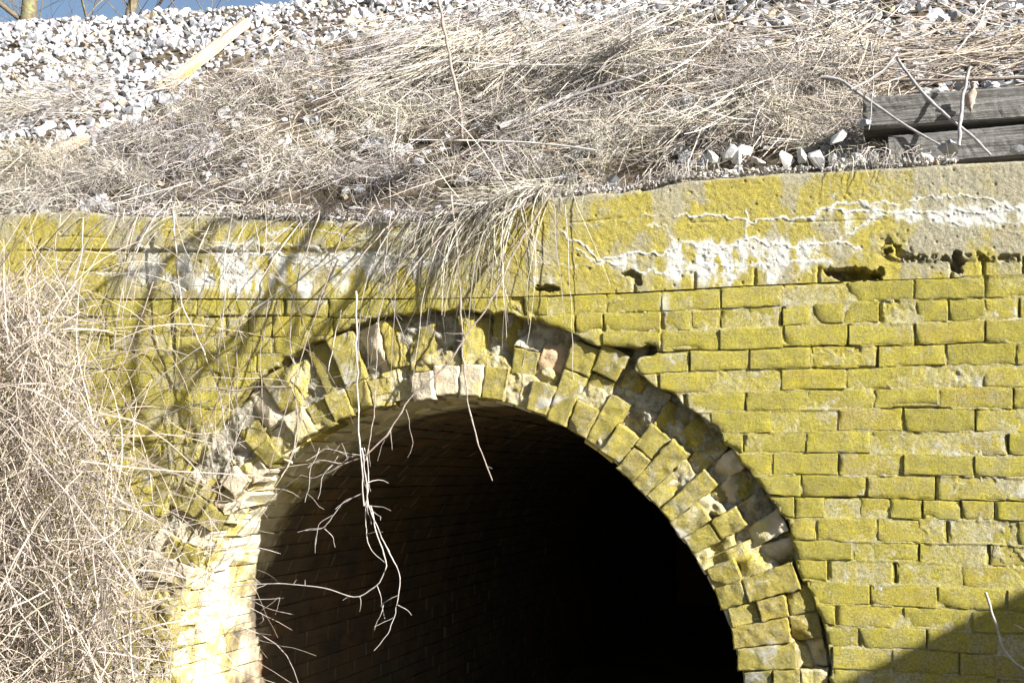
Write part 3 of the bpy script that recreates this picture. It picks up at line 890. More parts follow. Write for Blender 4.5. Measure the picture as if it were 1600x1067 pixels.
def stones_mesh(P, S, Cc):
    Rr = rand_rots(len(P)); tid = rng.integers(0, len(TPL), len(P))
    Vs, Fs, Cs = [], [], []; k = 0
    for t in range(len(TPL)):
        m = np.where(tid == t)[0]
        if not len(m): continue
        tv, tf = TPL[t]
        v = np.einsum('nij,vj->nvi', Rr[m], tv) * S[m, None, None] + P[m, None, :]
        f = tf[None] + (np.arange(len(m)) * len(tv))[:, None, None] + k
        Vs.append(v.reshape(-1, 3)); Fs.append(f.reshape(-1, 3)); Cs.append(np.repeat(Cc[m], len(tv), 0)); k += len(m) * len(tv)
    return mesh_np("stones", np.concatenate(Vs), np.concatenate(Fs), False, np.concatenate(Cs))
def proj(P):
    d = P - CAM; z = d @ fw
    return 800 + F * (d @ rt) / z, 533.5 - F * (d @ upv) / z
def stone_tints(n):
    g = rng.uniform(.5, 1.1, n)
    base = np.stack([g * .97, g * .99, g * rng.uniform(.98, 1.10, n)], -1)
    yl = rng.random(n) < .10; base[yl] *= np.array([1.05, .88, .62])
    pk = rng.random(n) < .08; base[pk] *= np.array([.92, .80, .80])
    dk = rng.random(n) < .10; base[dk] *= .55
    return base
xs = np.arange(-6.0, 3.8, 0.046); ss = np.arange(0, (YCREST - Y0 + 1.0), 0.038)
X, S_ = np.meshgrid(xs, ss); X = X.ravel() + rng.uniform(-.02, .02, X.size); Yp = Y0 + S_.ravel() + rng.uniform(-.016, .016, X.size)
Zp = surf(X, Yp) + rng.uniform(-.012, .022, X.size)
P_ = np.stack([X, Yp, Zp], -1)
pu, pv = proj(P_)
lim = ip(pu, [(-600, 330), (0, 250), (90, 225), (200, 190), (260, 150), (380, 90), (520, 62), (660, 48), (720, 30), (900, 30), (980, 70), (1150, 70), (1250, 50), (1330, 90), (1400, 130), (1600, 150), (2200, 150)])
lim = lim + (fbm(pu, pv, 40, 3, 36) - .5) * 60
keep = (pv < lim) | (rng.random(len(pu)) < .10) | (Yp > YCREST)
keep |= (pv < 330) & (fbm(pu, pv, 55, 3, 37) > .62)
keep |= (pu < 230) & (pv < 290 - .3 * pu) & (fbm(pu, pv, 40, 3, 39) > .42)
P_ = P_[keep]
S = np.clip(rng.normal(.074, .019, len(P_)), .03, .13)
small = fbm(P_[:, 0] * 100, P_[:, 1] * 100, 30, 2, 38) > .62
S[small] *= .6
o = link("ballast", stones_mesh(P_, S, stone_tints(len(P_))), M['ballast'])
tag(o, "angular pale limestone ballast lying on the embankment slope", "gravel", kind="stuff")
# fine chippings along the coping edge
n = 2600
pu = rng.uniform(180, 1500, n); xx = onwall(pu, topv(pu), 0)[:, 0]
yy = np.abs(rng.normal(.06, .05, n)) + .012
zz = ztop(xx) + .004 + np.clip(.03 - np.abs(yy - .08) * .3, 0, 1) * rng.random(n)
dens = np.where((pu < 560) | ((pu > 880) & (pu < 1060)), 1.0, np.where(pu > 1060, .45, .6))
k = rng.random(n) < dens
P_ = np.stack([xx, yy, zz], -1)[k]; S = rng.uniform(.008, .026, k.sum()); tn = stone_tints(k.sum()); tn = tn * np.array([1.0, .95, .85])
o = link("chippings", stones_mesh(P_, S, tn), M['ballast'])
tag(o, "small pale chippings spilled along the top of the concrete coping", "gravel", kind="stuff")

# single stones that can be told apart on the coping
EDGE = [(1113, 247, 26, "pale angular stone at the left end of the row on the coping"), (1140, 240, 30, "rounded white stone near the left end of the coping row"),
        (1152, 249, 24, "white stone wedged low between two larger stones on the coping"), (1095, 255, 18, "small grey stone left of all the larger stones on the coping edge"),
        (1185, 253, 26, "flat pinkish stone lying low on the coping edge"), (1229, 251, 30, "pinkish white flat stone left of the upright white stone"),
        (1253, 246, 26, "upright egg shaped white stone on the coping edge"), (1276, 248, 34, "broad white stone right of the upright egg shaped one"),
        (1301, 248, 22, "small white stone right of the broad white stone"), (1315, 253, 18, "small yellowish pebble at the right of the white stones"),
        (1340, 250, 26, "low flat white stone half hidden by grass on the coping"), (1365, 247, 26, "pale stone in dry grass left of the timbers"),
        (1483, 232, 36, "grey gritty block leaning in front of the lower timber"), (1591, 234, 22, "dark blue grey stone at the right end of the coping"),
        (1351, 193, 24, "grey stone beside the left end of the upper timber"), (1448, 246, 20, "small white stone in front of the lower timber"),
        (1165, 236, 30, "large pale stone standing behind the row on the coping"), (1310, 215, 30, "white stone lying in the grass left of the timbers")]
BIG = []
for tv_, tf_ in stone_templates(12, (15, 20)):
    BIG.append((tv_ * np.array([1.1, .9, .85]), tf_))
for k, (u_, v_, w_, lab) in enumerate(EDGE):
    c = W(u_, v_, 0.09 if v_ > 238 else 0.16)
    s = w_ * 0.00215 * 1.15
    TPL = BIG; me = stones_mesh(np.array([[0, 0, 0.0]]), np.array([s]), np.array([[.6, .62, .66]]) if 'grey' in lab else np.array([[.95, .88, .8]]) if 'pinkish' in lab or 'yellow' in lab else np.array([[1.12, 1.12, 1.1]]))
    o = link("stone", me, M['ballast']); o.location = (c.x, c.y, c.z)
    tag(o, lab, "stone", "loose stones along the coping")

# ------------------------------------------------------------------ timbers and split wood
def beam(name, pts_l, pts_r, Yf, thick, mat, lab, cat, nseg=60):
    """front face between (top,bottom) at left and at right, in picture units on plane Yf; solid behind"""
    (ulT, vlT), (ulB, vlB) = pts_l; (urT, vrT), (urB, vrB) = pts_r
    s = np.linspace(0, 1, nseg); 
    ringp = []
    for si in s:
        T = W(ulT + (urT - ulT) * si, vlT + (vrT - vlT) * si, Yf); B = W(ulB + (urB - ulB) * si, vlB + (vrB - vlB) * si, Yf)
        cs = []
        hh = (T.z - B.z)
        for (fy, fz) in ((0, .08), (.0, .3), (0, .5), (0, .7), (0, .92), (.06, 1), (.5, 1), (.94, 1), (1, .92), (1, .5), (1, .08), (.94, 0), (.5, 0), (.06, 0)):
            p = Vector((T.x, Yf + fy * thick, B.z + fz * hh))
            nz = mn.noise(Vector((p.x * 3, p.y * 25, p.z * 40))) * .008 + mn.noise(p * 60) * .003
            p.y += nz; p.z += nz * (.7 if fz in (0, 1) else .2)
            cs.append(p)
        ringp.append(cs)
    m = len(ringp[0]); V = np.array([p[:] for c in ringp for p in c]); Fq = []
    for i in range(nseg - 1):
        for j in range(m):
            a = i * m + j; b = i * m + (j + 1) % m
            Fq.append([a, b, b + m, a + m])
    c = V.mean(0)
    V2 = np.concatenate([V, V[:m].mean(0)[None], V[-m:].mean(0)[None]])
    tr = [[j, m * nseg, (j + 1) % m] for j in range(m)] + [[(nseg - 1) * m + j, (nseg - 1) * m + (j + 1) % m, m * nseg + 1] for j in range(m)]
    tri = np.array([[t[0], t[2], t[1]] for t in tr])
    o = link(name, mesh_np(name, V2 - c, [np.array(Fq)[:, ::-1], tri], False), mat); o.location = c
    return tag(o, lab, cat)
beam("timber", [(1348, 152), (1348, 202)], [(1760, 121), (1760, 176)], 0.33, 0.20, M['timber'], "upper weathered grey timber at the right, crossed by bleached sticks", "timber")
beam("timber", [(1388, 212), (1388, 262)], [(1760, 178), (1760, 232)], 0.30, 0.22, M['timber'], "lower weathered grey timber resting just behind the coping", "timber")

def plank_on_slope(name, uv0, uv1, w, t, mat, lab, cat, lift=.05, taper=.6):
    a = Vector(slope_pt(np.array(uv0[0]), np.array(uv0[1]), lift)); b = Vector(slope_pt(np.array(uv1[0]), np.array(uv1[1]), lift))
    ax = (b - a); L = ax.length; ax.normalize()
    nrm = Vector((0, -math.sin(math.atan(TAN)), math.cos(math.atan(TAN)))); side = ax.cross(nrm).normalized(); nrm = side.cross(ax)
    rings = []; ns = 26
    for i in range(ns):
        s = i / (ns - 1); ww_ = w * (1 - (1 - taper) * s)
        cs = []
        for (x, y) in ((-1, 0), (-1, .8), (-.5, 1), (0, 1.05), (.5, 1), (1, .7), (1, 0), (0, -.1)):
            nz = mn.noise(Vector((s * 6, x * 4, y * 3 + w * 50))) * .18
            e = (mn.noise(Vector((x * 9, y * 9, 3.3))) * .06) if i in (0, ns - 1) else 0
            cs.append(Vector(((s + e) * L, (x + nz * .4) * ww_ / 2, (y + nz) * t)))
        rings.append(cs)
    m = 8; V = np.array([p[:] for c in rings for p in c]); Fq = []
    for i in range(ns - 1):
        for j in range(m):
            p = i * m + j; q_ = i * m + (j + 1) % m; Fq.append([p, q_, q_ + m, p + m])
    V = np.concatenate([V, V[:m].mean(0)[None], V[-m:].mean(0)[None]])
    tri = [[(j + 1) % m, j, m * ns] for j in range(m)] + [[(ns - 1) * m + j, (ns - 1) * m + (j + 1) % m, m * ns + 1] for j in range(m)]
    o = link(name, mesh_np(name, V, [np.array(Fq), np.array(tri)], False), mat)
    o.matrix_world = Matrix.Translation(a) @ Matrix((ax, side, nrm)).transposed().to_4x4()
    return tag(o, lab, cat)
plank_on_slope("split_log", (262, 140), (385, 42), .085, .05, M['plank'], "split pale log with an orange rotten face lying on the ballast", "log", .05, .8)
_rot = plank_on_slope("rotten_face", (250, 140), (322, 92), .045, .03, M['orange'], "orange brown rotten lower face", None, .085, .9)
_log = [o_ for o_ in COL.objects if o_.name == "split_log"][0]
bpy.context.view_layer.update(); _mw = _rot.matrix_world.copy(); _rot.parent = _log; _rot.matrix_parent_inverse = _log.matrix_world.inverted()
plank_on_slope("split_log", (-60, 312), (135, 222), .11, .04, M['plank'], "long pale split log half buried in grass at the left edge", "log", .05, .6)
plank_on_slope("wood_block", (900, 228), (850, 240), .05, .035, M['orange'], "small reddish wood block under the grass near the sapling", "wood")

# a curled dead leaf on the upper timber
g = np.linspace(-1, 1, 9); Vl, Fl = [], []
for i, s in enumerate(g):
    wd = (.017 + .006 * math.sin(11 * s)) * (1 - abs(s) ** 1.5) + .002
    for j, c_ in enumerate((-1, -.4, .2, .7, 1)):
        Vl.append((c_ * wd + .008 * s * s, -.014 * (1 - c_ * c_) - .01 * s * s + .004 * math.sin(7 * s + 3 * c_), s * .048 + .006 * c_))
for i in range(8):
    for j in range(4):
        a = i * 5 + j; Fl.append([a, a + 1, a + 6, a + 5])
o = link("dead_leaf", mesh_np("leaf", np.array(Vl), np.array(Fl), True), M['leaf']); o.location = W(1516, 153, .30)
o.rotation_euler = (0, .15, 0); tag(o, "curled pinkish brown dead leaf resting against the upper timber", "leaf")

# ------------------------------------------------------------------ tubes
def tube(paths, sides=5):
    """paths: list of (points n x 3, radii n) -> joined arrays"""
    Vs, Fs = [], []; k = 0
    ang = np.arange(sides) * 2 * math.pi / sides
    for P, r in paths:
        P = np.asarray(P, float); r = np.asarray(r, float); n = len(P)
        T = np.gradient(P, axis=0); T /= np.linalg.norm(T, axis=1, keepdims=True) + 1e-9
        ref = np.array([0.3, 0.9, 0.2]); A = np.cross(T, ref); A /= np.linalg.norm(A, axis=1, keepdims=True) + 1e-9
        B = np.cross(T, A)
        ring = P[:, None, :] + r[:, None, None] * (np.cos(ang)[None, :, None] * A[:, None, :] + np.sin(ang)[None, :, None] * B[:, None, :])
        Vs.append(ring.reshape(-1, 3))
        i = np.arange(n - 1)[:, None]; j = np.arange(sides)[None, :]
        a = k + i * sides + j; b = k + i * sides + (j + 1) % sides
        Fs.append(np.stack([a, b, b + sides, a + sides], -1).reshape(-1, 4)); k += n * sides
    return np.concatenate(Vs), np.concatenate(Fs)
def smooth_path(pts, n=24):
    pts = np.asarray(pts, float)
    t = np.concatenate([[0], np.cumsum(np.linalg.norm(np.diff(pts, axis=0), axis=1))]); t /= t[-1]
    s = np.linspace(0, 1, n); out = np.stack([np.interp(s, t, pts[:, i]) for i in range(pts.shape[1])], -1)
    for _ in range(2):
        out[1:-1] = (out[:-2] + 2 * out[1:-1] + out[2:]) / 4
    return out
def twig(name, mains, lab, cat="twig", mat='twig', group=None, side=0, slope=False, parent=None):
    """mains: list of (points [(u,v)...], w0, w1, Y0, Y1) ; widths in picture units"""
    paths = []
    first = None
    for pts, w0, w1, ya, yb in mains:
        uv = smooth_path(pts, max(10, 5 * len(pts)))
        n = len(uv); s = np.linspace(0, 1, n)
        L = np.linalg.norm(np.diff(uv, axis=0), axis=1).sum()
        jit = (fbm(s * L, 0 * s + len(lab) + ya * 99, 16, 3, 43) - .5) * 5; uv[:, 0] += jit; uv[:, 1] += jit * .3
        if slope == 'up':
            yb0 = float(slope_pt(np.array(uv[-1, 0]), np.array(uv[-1, 1]))[1]) - .06
            P = np.stack([onwall(a, b, yb0 - .05 * (1 - q)) for (a, b), q in zip(uv, s)])
        elif slope: P = slope_pt(uv[:, 0], uv[:, 1], 0); P = CAM + (P - CAM) * (1 - (ya + (yb - ya) * s))[:, None]
        else:
            P = np.stack([onwall(a, b, y) for a, b, y in zip(uv[:, 0], uv[:, 1], ya + (yb - ya) * s)])
        sc = 0.00222 / 2 * .6
        r = (w0 + (w1 - w0) * s) * sc * (.85 + .35 * vnoise(s * L / 7, 0 * s, 44) + .35 * (vnoise(s * L / 5, 0 * s + 3, 45) > .85))
        paths.append((P, r))
        for q in range(int(side * L / 100)):
            i = rng.integers(2, n - 2); T = P[min(i + 1, n - 1)] - P[i]; T /= np.linalg.norm(T)
            d = T + rng.normal(0, .8, 3) * np.array([1, .5, 1]); d /= np.linalg.norm(d); ln = rng.uniform(.02, .09)
            q_ = [P[i]]
            for z in range(4):
                q_.append(q_[-1] + d * ln / 4); d = d + rng.normal(0, .2, 3) + np.array([0, 0, -.05]); d /= np.linalg.norm(d)
            paths.append((np.array(q_), np.linspace(r[i] * .6, .0006, 5)))
    V, Fq = tube(paths, 6)
    o0 = np.array(paths[0][0][0])
    o = link(name, mesh_np(name, V - o0, Fq[:, ::-1], True), M[mat]); o.location = o0
    return tag(o, lab, cat, group)

twig("hanging_twig", [([(705, 300), (712, 360), (716, 400), (719, 470), (724, 560), (733, 640), (746, 692), (770, 751)], 6, 3, -.06, -.14)], "long bare twig hanging straight down over the crown of the arch", side=.3)
twig("branch", [([(862, 300), (800, 400), (768, 470), (735, 515), (700, 570), (640, 620), (612, 672), (575, 710), (535, 728), (500, 715), (480, 730)], 6, 3, -.05, -.20),
                ([(575, 710), (550, 712), (520, 735), (490, 748), (470, 742)], 3, 1.5, -.17, -.2), ([(545, 722), (535, 690), (520, 712), (510, 695)], 2, 1, -.17, -.2),
                ([(700, 570), (690, 545), (660, 560)], 2, 1, -.12, -.12), ([(612, 672), (600, 690), (590, 720)], 2, 1, -.15, -.15)],
     "brown branch curving down from the coping across the arch to the left", "branch", side=1.6)
twig("hanging_twig", [([(556, 455), (558, 560), (560, 640), (562, 700), (566, 745), (568, 790)], 5, 3.5, -.22, -.22)], "thick pale vertical stalk hanging above the twig cluster", mat='palestick')
twig("hanging_twig", [([(640, 390), (612, 430), (590, 500), (588, 560), (586, 640), (576, 700), (572, 720)], 3, 2.5, -.12, -.2)], "thin twig joining the twig cluster from the upper right", side=.6)
twig("twig_cluster", [([(566, 700), (572, 745), (576, 790), (592, 830), (612, 872), (626, 897), (622, 940), (610, 985), (592, 1008), (585, 1016)], 4, 1.8, -.2, -.26),
                      ([(574, 760), (571, 820), (578, 858), (600, 878)], 3, 1.5, -.2, -.22), ([(580, 790), (590, 840), (608, 882), (590, 915), (557, 936), (510, 918), (440, 911), (385, 913), (300, 926)], 3.4, 1.8, -.2, -.25),
                      ([(590, 915), (598, 945), (601, 966)], 2, 1, -.22, -.22), ([(600, 945), (592, 965), (586, 984)], 1.6, 1, -.22, -.22), ([(568, 770), (540, 782), (520, 805), (508, 826), (478, 829)], 2.4, 1.4, -.2, -.2),
                      ([(520, 805), (500, 815), (492, 855)], 2, 1, -.2, -.2), ([(576, 790), (600, 792), (612, 798)], 1.8, 1, -.2, -.2), ([(508, 826), (520, 838), (525, 855)], 1.6, 1, -.2, -.2),
                      ([(500, 700), (485, 735), (483, 760), (478, 785)], 2, 1, -.2, -.2), ([(530, 712), (516, 730), (504, 745), (498, 780)], 2, 1, -.18, -.2), ([(480, 720), (510, 700), (540, 708), (570, 712)], 2.5, 1.6, -.2, -.2),
                      ([(622, 945), (635, 952), (644, 961)], 1.8, 1, -.25, -.25), ([(570, 700), (577, 730), (575, 770)], 3, 2, -.19, -.2)],
     "pale branching twig cluster dangling in front of the dark tunnel", "twigs", mat='palestick', side=1.8)
twig("straw_stalk", [([(884, 320), (888, 400), (893, 500), (896, 592)], 2.2, 1.5, -.04, -.07)], "single thin straw hanging straight at the right of the arch crown", mat='palestick')
twig("hanging_twig", [([(635, 640), (640, 665), (646, 690), (638, 715)], 2, 1.2, -.1, -.1)], "short crooked twig tip hanging under the arch crown")
twig("cane", [([(1540, 925), (1553, 965), (1568, 1015), (1590, 1040), (1640, 1060)], 6, 4, -.25, -.3)], "pale curved cane leaning in at the lower right corner", "twig", 'palestick')
twig("cane", [([(1583, 975), (1600, 983), (1640, 1000)], 3, 3, -.35, -.35)], "tip of a thin pale cane at the right edge", "twig", 'palestick')
twig("cane", [([(460, 960), (420, 952), (370, 925), (330, 905), (250, 880), (150, 860)], 1.6, 3, -.15, -.3), ([(408, 955), (412, 968), (405, 975)], 1.5, 1, -.15, -.15), ([(410, 953), (440, 930), (430, 960)], 1.5, 1, -.15, -.15)],
     "thin cane with a forked tip crossing the sunlit left reveal", "twig")
twig("cane", [([(430, 1067), (350, 1040), (240, 1000), (130, 940), (0, 880)], 2, 4, -.2, -.35)], "long cane sloping down to the bottom of the lit reveal", "twig")
# left side canes in front of the bricks
LC = [([(272, 330), (278, 430), (284, 480), (310, 530), (335, 590), (345, 620), (352, 670), (365, 720)], 5, "long brown cane crossing the brickwork left of the arch"),
      ([(500, 330), (470, 420), (455, 480), (452, 540), (470, 600)], 4, "cane hanging above the left broken edge of the arch"),
      ([(545, 320), (525, 395), (500, 470), (470, 560), (435, 680), (420, 740)], 4, "slender cane leaning left across the broken haunch"),
      ([(560, 380), (480, 430), (400, 480), (330, 530), (260, 580), (200, 640)], 4, "brown cane running diagonally down to the left"),
      ([(455, 605), (400, 604), (365, 612), (345, 606), (320, 605), (300, 615)], 5, "dark knotty twig lying level left of the arch"),
      ([(455, 604), (466, 640), (462, 700), (440, 745)], 4, "twig dropping from the end of the knotty twig"),
      ([(330, 625), (290, 635), (240, 655), (190, 672), (150, 690)], 4, "dark twig above the left end of the broken edge"),
      ([(390, 560), (345, 620), (310, 690), (280, 760), (255, 800)], 3, "thin twig following the broken edge on the left"),
      ([(240, 440), (215, 510), (180, 600), (130, 720), (90, 820)], 4, "bleached stem leaning out of the bramble"),
      ([(130, 340), (128, 400), (110, 470), (80, 560)], 4, "stem hanging from the coping near the left edge"),
      ([(95, 335), (85, 390), (95, 440), (130, 470)], 4, "bent stem hanging at the far left of the coping"),
      ([(225, 400), (205, 440), (190, 500), (200, 560)], 3, "short stem beside the crust patch"),
      ([(365, 330), (350, 400), (352, 470), (342, 560), (365, 640)], 4, "wavy cane left of the white crust"),
      ([(370, 540), (371, 600), (369, 700)], 3, "short upright stalk left of the haunch"),
      ([(420, 470), (405, 560), (412, 640), (405, 700)], 3, "thin hanging stalk over the left haunch"),
      ([(533, 485), (520, 540), (515, 580)], 3, "short stalk hanging left of the crown"),
      ([(610, 330), (600, 420), (620, 500), (640, 545)], 3, "thin twig curling at the crown of the arch")]
for k, (pts, w, lab) in enumerate(LC):
    twig("cane", [(pts, w, w * .5, -.06 - .04 * (k % 5), -.10 - .045 * (k % 6))], lab, "cane", 'twig' if k % 3 else 'palestick', "canes hanging over the left of the wall", side=.9)
ORD = ['leftmost', 'second from left', 'third from left', 'fourth from left', 'fifth from left', 'rightmost']
for k in range(6):
    u_ = 560 + 36 * k + random.uniform(-16, 16); l_ = random.uniform(40, 135); y_ = random.uniform(-.10, -.26)
    twig("dead_weed", [([(u_ + 22, 322), (u_ + 6, 345), (u_ - l_ * .35 + random.uniform(-20, 30), 345 + l_ * .6), (u_ - l_ * .62 + random.uniform(-30, 60), 345 + l_)], 5, 2, -.04, y_)],
         ORD[k] + " of the six dead weeds drooping over the coping beside the grass clump", "weed", 'twig', "weed stems drooping over the coping", side=1.0)
# dead stems and sticks on the slope (lift is a share of the distance to the camera)
twig("sapling", [([(678, -40), (690, 20), (699, 70), (706, 112), (716, 150), (721, 190), (724, 222)], 8, 13, .05, .035)], "bare grey sapling stem rising from the grass", "sapling", slope="up", side=.4)
twig("sapling", [([(838, -20), (812, 50), (795, 95), (780, 145), (765, 190)], 5, 6, .05, .035)], "thin bare stem right of the sapling", "sapling", slope="up", side=.3)
twig("branch", [([(780, 200), (850, 168), (900, 148), (980, 122), (1030, 105), (1075, 95)], 15, 8, .07, .075)], "grey curved branch lying over the grass in the middle", "branch", 'greystick', slope=True, side=.5)
twig("white_cane", [([(712, 97), (760, 101), (850, 102), (1010, 103)], 5.5, 4.5, .085, .085)], "straight white cane lying level beside the sapling", "stick", 'whitestick', slope=True)
twig("white_cane", [([(640, 219), (740, 220), (815, 222), (880, 228), (932, 236)], 3.5, 6, .075, .075)], "white cane lying low over the grass near the coping", "stick", 'whitestick', slope=True)
twig("stick", [([(880, 156), (950, 150), (1000, 140), (1040, 130)], 5, 5, .075, .075)], "short pale straight stick below the grey branch", "stick", 'palestick', slope=True)
RS = [([(1283, 122), (1310, 122), (1350, 152), (1420, 200), (1475, 230)], 9, 5, "bleached stick sloping down to the right over the timber end", -.02, .02),
      ([(1403, 92), (1416, 112), (1440, 145), (1480, 182), (1520, 214), (1548, 243)], 8, 7, "crooked bleached stick crossing both timbers", .0, .02),
      ([(1517, 105), (1505, 145), (1501, 190), (1498, 228)], 8, 8, "upright bleached stick in front of both timbers", .02, .06),
      ([(1403, 84), (1385, 105), (1366, 122), (1330, 140)], 6, 5, "short bleached stick meeting the crooked one at its top", .02, .1),
      ([(1362, 65), (1366, 120), (1362, 160), (1358, 203)], 3, 3, "thin yellowish stalk standing at the timber end", .05, .1)]
for k, (pts, a, b, lab, y0_, y1_) in enumerate(RS):
    twig("stick", [(pts, a, b, .27 + y0_, .24 - y1_)], lab, "stick", 'greystick', "bleached sticks around the timbers")
twig("stick", [([(1340, 126), (1440, 126), (1540, 124), (1640, 122)], 8, 8, .04, .04)], "grey stick lying level just above the upper timber", "stick", 'twig', "bleached sticks around the timbers", slope=True)
twig("stick", [([(1640, 0), (1560, 22), (1490, 40), (1400, 70), (1300, 90)], 8, 5, .05, .05)], "long pale stick sloping across the ballast at upper right", "stick", 'palestick', "bleached sticks around the timbers", slope=True)
twig("stick", [([(1545, -10), (1533, 35), (1512, 60), (1494, 82)], 6, 5, .06, .05)], "short pale stick standing in the ballast at upper right", "stick", 'palestick', "bleached sticks around the timbers", slope=True)
twig("stick", [([(1390, 70), (1430, 75), (1500, 86), (1600, 92)], 5, 6, .04, .04)], "dark thin stick lying on the ballast above the timber", "stick", 'twig', "bleached sticks around the timbers", slope=True)

# ------------------------------------------------------------------ blades of dry grass (vectorised)
def blades(P, D, L, width, nseg=5, gravity=0.0, curl=0.35, wallclip=True, lift=0.03, tint=None, keep_edge=0.0):
    n = len(P); st = (L / nseg)[:, None]
    D = D / np.linalg.norm(D, axis=1, keepdims=True)
    pts = [P.copy()]; p = P.copy(); d = D.copy()
    drift = rng.normal(0, curl, (n, 3)) * .5
    mat_h = np.abs(rng.normal(0, lift, n))
    stay = rng.random(n) < keep_edge
    for k in range(nseg):
        d = d + drift + rng.normal(0, curl * .5, (n, 3)); 
        free = (p[:, 1] < .02)
        d[:, 2] -= gravity * (0.35 + 1.2 * free)
        d[:, 1] += np.where(p[:, 1] < -.10, .25, 0) * free
        d /= np.linalg.norm(d, axis=1, keepdims=True)
        p = p + d * st
        if wallclip:
            q_ = stay & (p[:, 1] < .004); p[q_, 1] = .004 + .03 * rng.random(q_.sum())
            on = p[:, 1] > 0.0
            s = surf(p[:, 0], p[:, 1]) + mat_h
            zt = ztop(p[:, 0])
            low = on & (p[:, 2] < s)
            was_front = pts[-1][:, 2] < zt - .003
            z_fix = low & ~was_front
            p[z_fix, 2] = s[z_fix]
            fr_ = low & was_front
            p[fr_, 1] = -.012 - .02 * rng.random(fr_.sum())
            near = (p[:, 1] <= 0.0) & (p[:, 1] > -.012) & (p[:, 2] < zt)
            p[near, 1] = -.012
        pts.append(p.copy())
    Pt = np.stack(pts, 1)                         # n, nseg+1, 3
    T = np.gradient(Pt, axis=1); T /= np.linalg.norm(T, axis=2, keepdims=True) + 1e-9
    view = rng.normal(0, 1, (n, 1, 3)) * .6 + np.array([0.2, -1, .1])
    Sd = np.cross(T, view); Sd /= np.linalg.norm(Sd, axis=2, keepdims=True) + 1e-9
    taper = np.linspace(1, .35, nseg + 1)[None, :, None]
    wd = (width[:, None, None] * .5) * taper
    A = Pt - Sd * wd; B = Pt + Sd * wd
    V = np.stack([A, B], 2).reshape(-1, 3)        # n*(nseg+1)*2
    base = (np.arange(n) * (nseg + 1) * 2)[:, None]; k = (np.arange(nseg) * 2)[None, :]
    a = base + k
    Fq = np.stack([a, a + 1, a + 3, a + 2], -1).reshape(-1, 4)
    if tint is None:
        g = rng.uniform(.28, 1.3, n); w_ = fbm(P[:, 0] * 100, P[:, 1] * 100, 30, 3, 107)[:n] - .5; g = g * (1 + .7 * w_)
        tint = np.stack([g, g * rng.uniform(.94, 1.02, n), g * rng.uniform(.85, 1.1, n) * (1 - .35 * w_)], -1)
    C = np.repeat(tint, (nseg + 1) * 2, 0)
    return V, Fq, C
def join(parts):
    Vs, Fs, Cs = [], [], []; k = 0
    for V, f, c in parts:
        Vs.append(V); Fs.append(f + k); Cs.append(c); k += len(V)
    return np.concatenate(Vs), np.concatenate(Fs), np.concatenate(Cs)
DN = np.array([0, -math.cos(math.atan(TAN)), -math.sin(math.atan(TAN))]); XD = np.array([1.0, 0, 0]); NR = np.array([0, -math.sin(math.atan(TAN)), math.cos(math.atan(TAN))])

def sample_region(n, polyTop, polyBot, u0, u1, densfn=None):
    u = rng.uniform(u0, u1, n * 2); a = ip(u, polyTop); b = ip(u, polyBot)
    v = a + (b - a) * rng.random(n * 2)
    k = np.ones(len(u), bool) if densfn is None else rng.random(len(u)) < densfn(u, v)
    u, v = u[k][:n], v[k][:n]
    return u, v
# (1) matted fine grass over the left and middle of the slope
GT = [(-200, 330), (0, 285), (100, 255), (200, 212), (280, 165), (390, 108), (500, 80), (640, 60), (740, 45), (1000, 60), (1200, 100), (1340, 150), (1400, 230)]
GB = [(-200, 330), (0, 325), (300, 330), (560, 335), (760, 325), (860, 295), (960, 285), (1060, 255), (1400, 245)]
def mat_grass(n, lo, hi, Lr, wr, ang_mu, ang_sd, gravity, curl, tint=None, densfn=None, u0=-150, u1=1400, T_=GT, B_=GB, lift=.035, upness=.35):
    u, v = sample_region(n, T_, B_, u0, u1, densfn)
    n = len(u)
    P = slope_pt(u, v, 0.0); 
    front = P[:, 1] < Y0
    P[:, 2] = np.maximum(P[:, 2], 0)
    P[front, 1] = rng.uniform(.03, .28, front.sum()); 
    P[:, 2] = surf(P[:, 0], P[:, 1]) + rng.uniform(lo, hi, n) + .15 * sstep(.42, .72, fbm(P[:, 0] * 100, P[:, 1] * 160, 18, 3, 105))
    a = rng.normal(ang_mu, ang_sd, n)            # angle from +x towards downslope
    D = np.cos(a)[:, None] * XD + np.sin(a)[:, None] * DN + NR * rng.normal(upness * .5, upness, n)[:, None]
    return blades(P, D, rng.uniform(*Lr, n), rng.uniform(*wr, n), gravity=gravity, curl=curl, tint=tint, lift=lift, keep_edge=.985)
clump = lambda u, v: np.clip((fbm(u, v * 1.8, 45, 4, 101) - .38) * 5, .06, 1)
left_ok = lambda u, v: clump(u, v) * np.where((v > 298) & (u > 170) & (u < 560), .35, 1) * np.where((u < 260) & (v < 262 - .25 * u), .25, 1) * (1 - .75 * sstep(940, 1200, u))
parts = [mat_grass(15000, 0, .07, (.05, .18), (.0018, .0038), math.radians(108), 1.1, .03, .45, densfn=left_ok),
         mat_grass(17000, .02, .11, (.04, .14), (.0018, .0036), math.radians(120), 1.6, .0, .7, densfn=left_ok, upness=.9),
         mat_grass(1600, .02, .12, (.15, .45), (.0026, .0046), math.radians(104), .85, .0, .07, densfn=left_ok, upness=.12)]
V, Fq, C = join(parts)
o = link("dry_grass", mesh_np("grass", V, Fq, False, C), M['straw'])
tag(o, "matted pale dry grass covering the slope above the coping", "grass", kind="stuff")
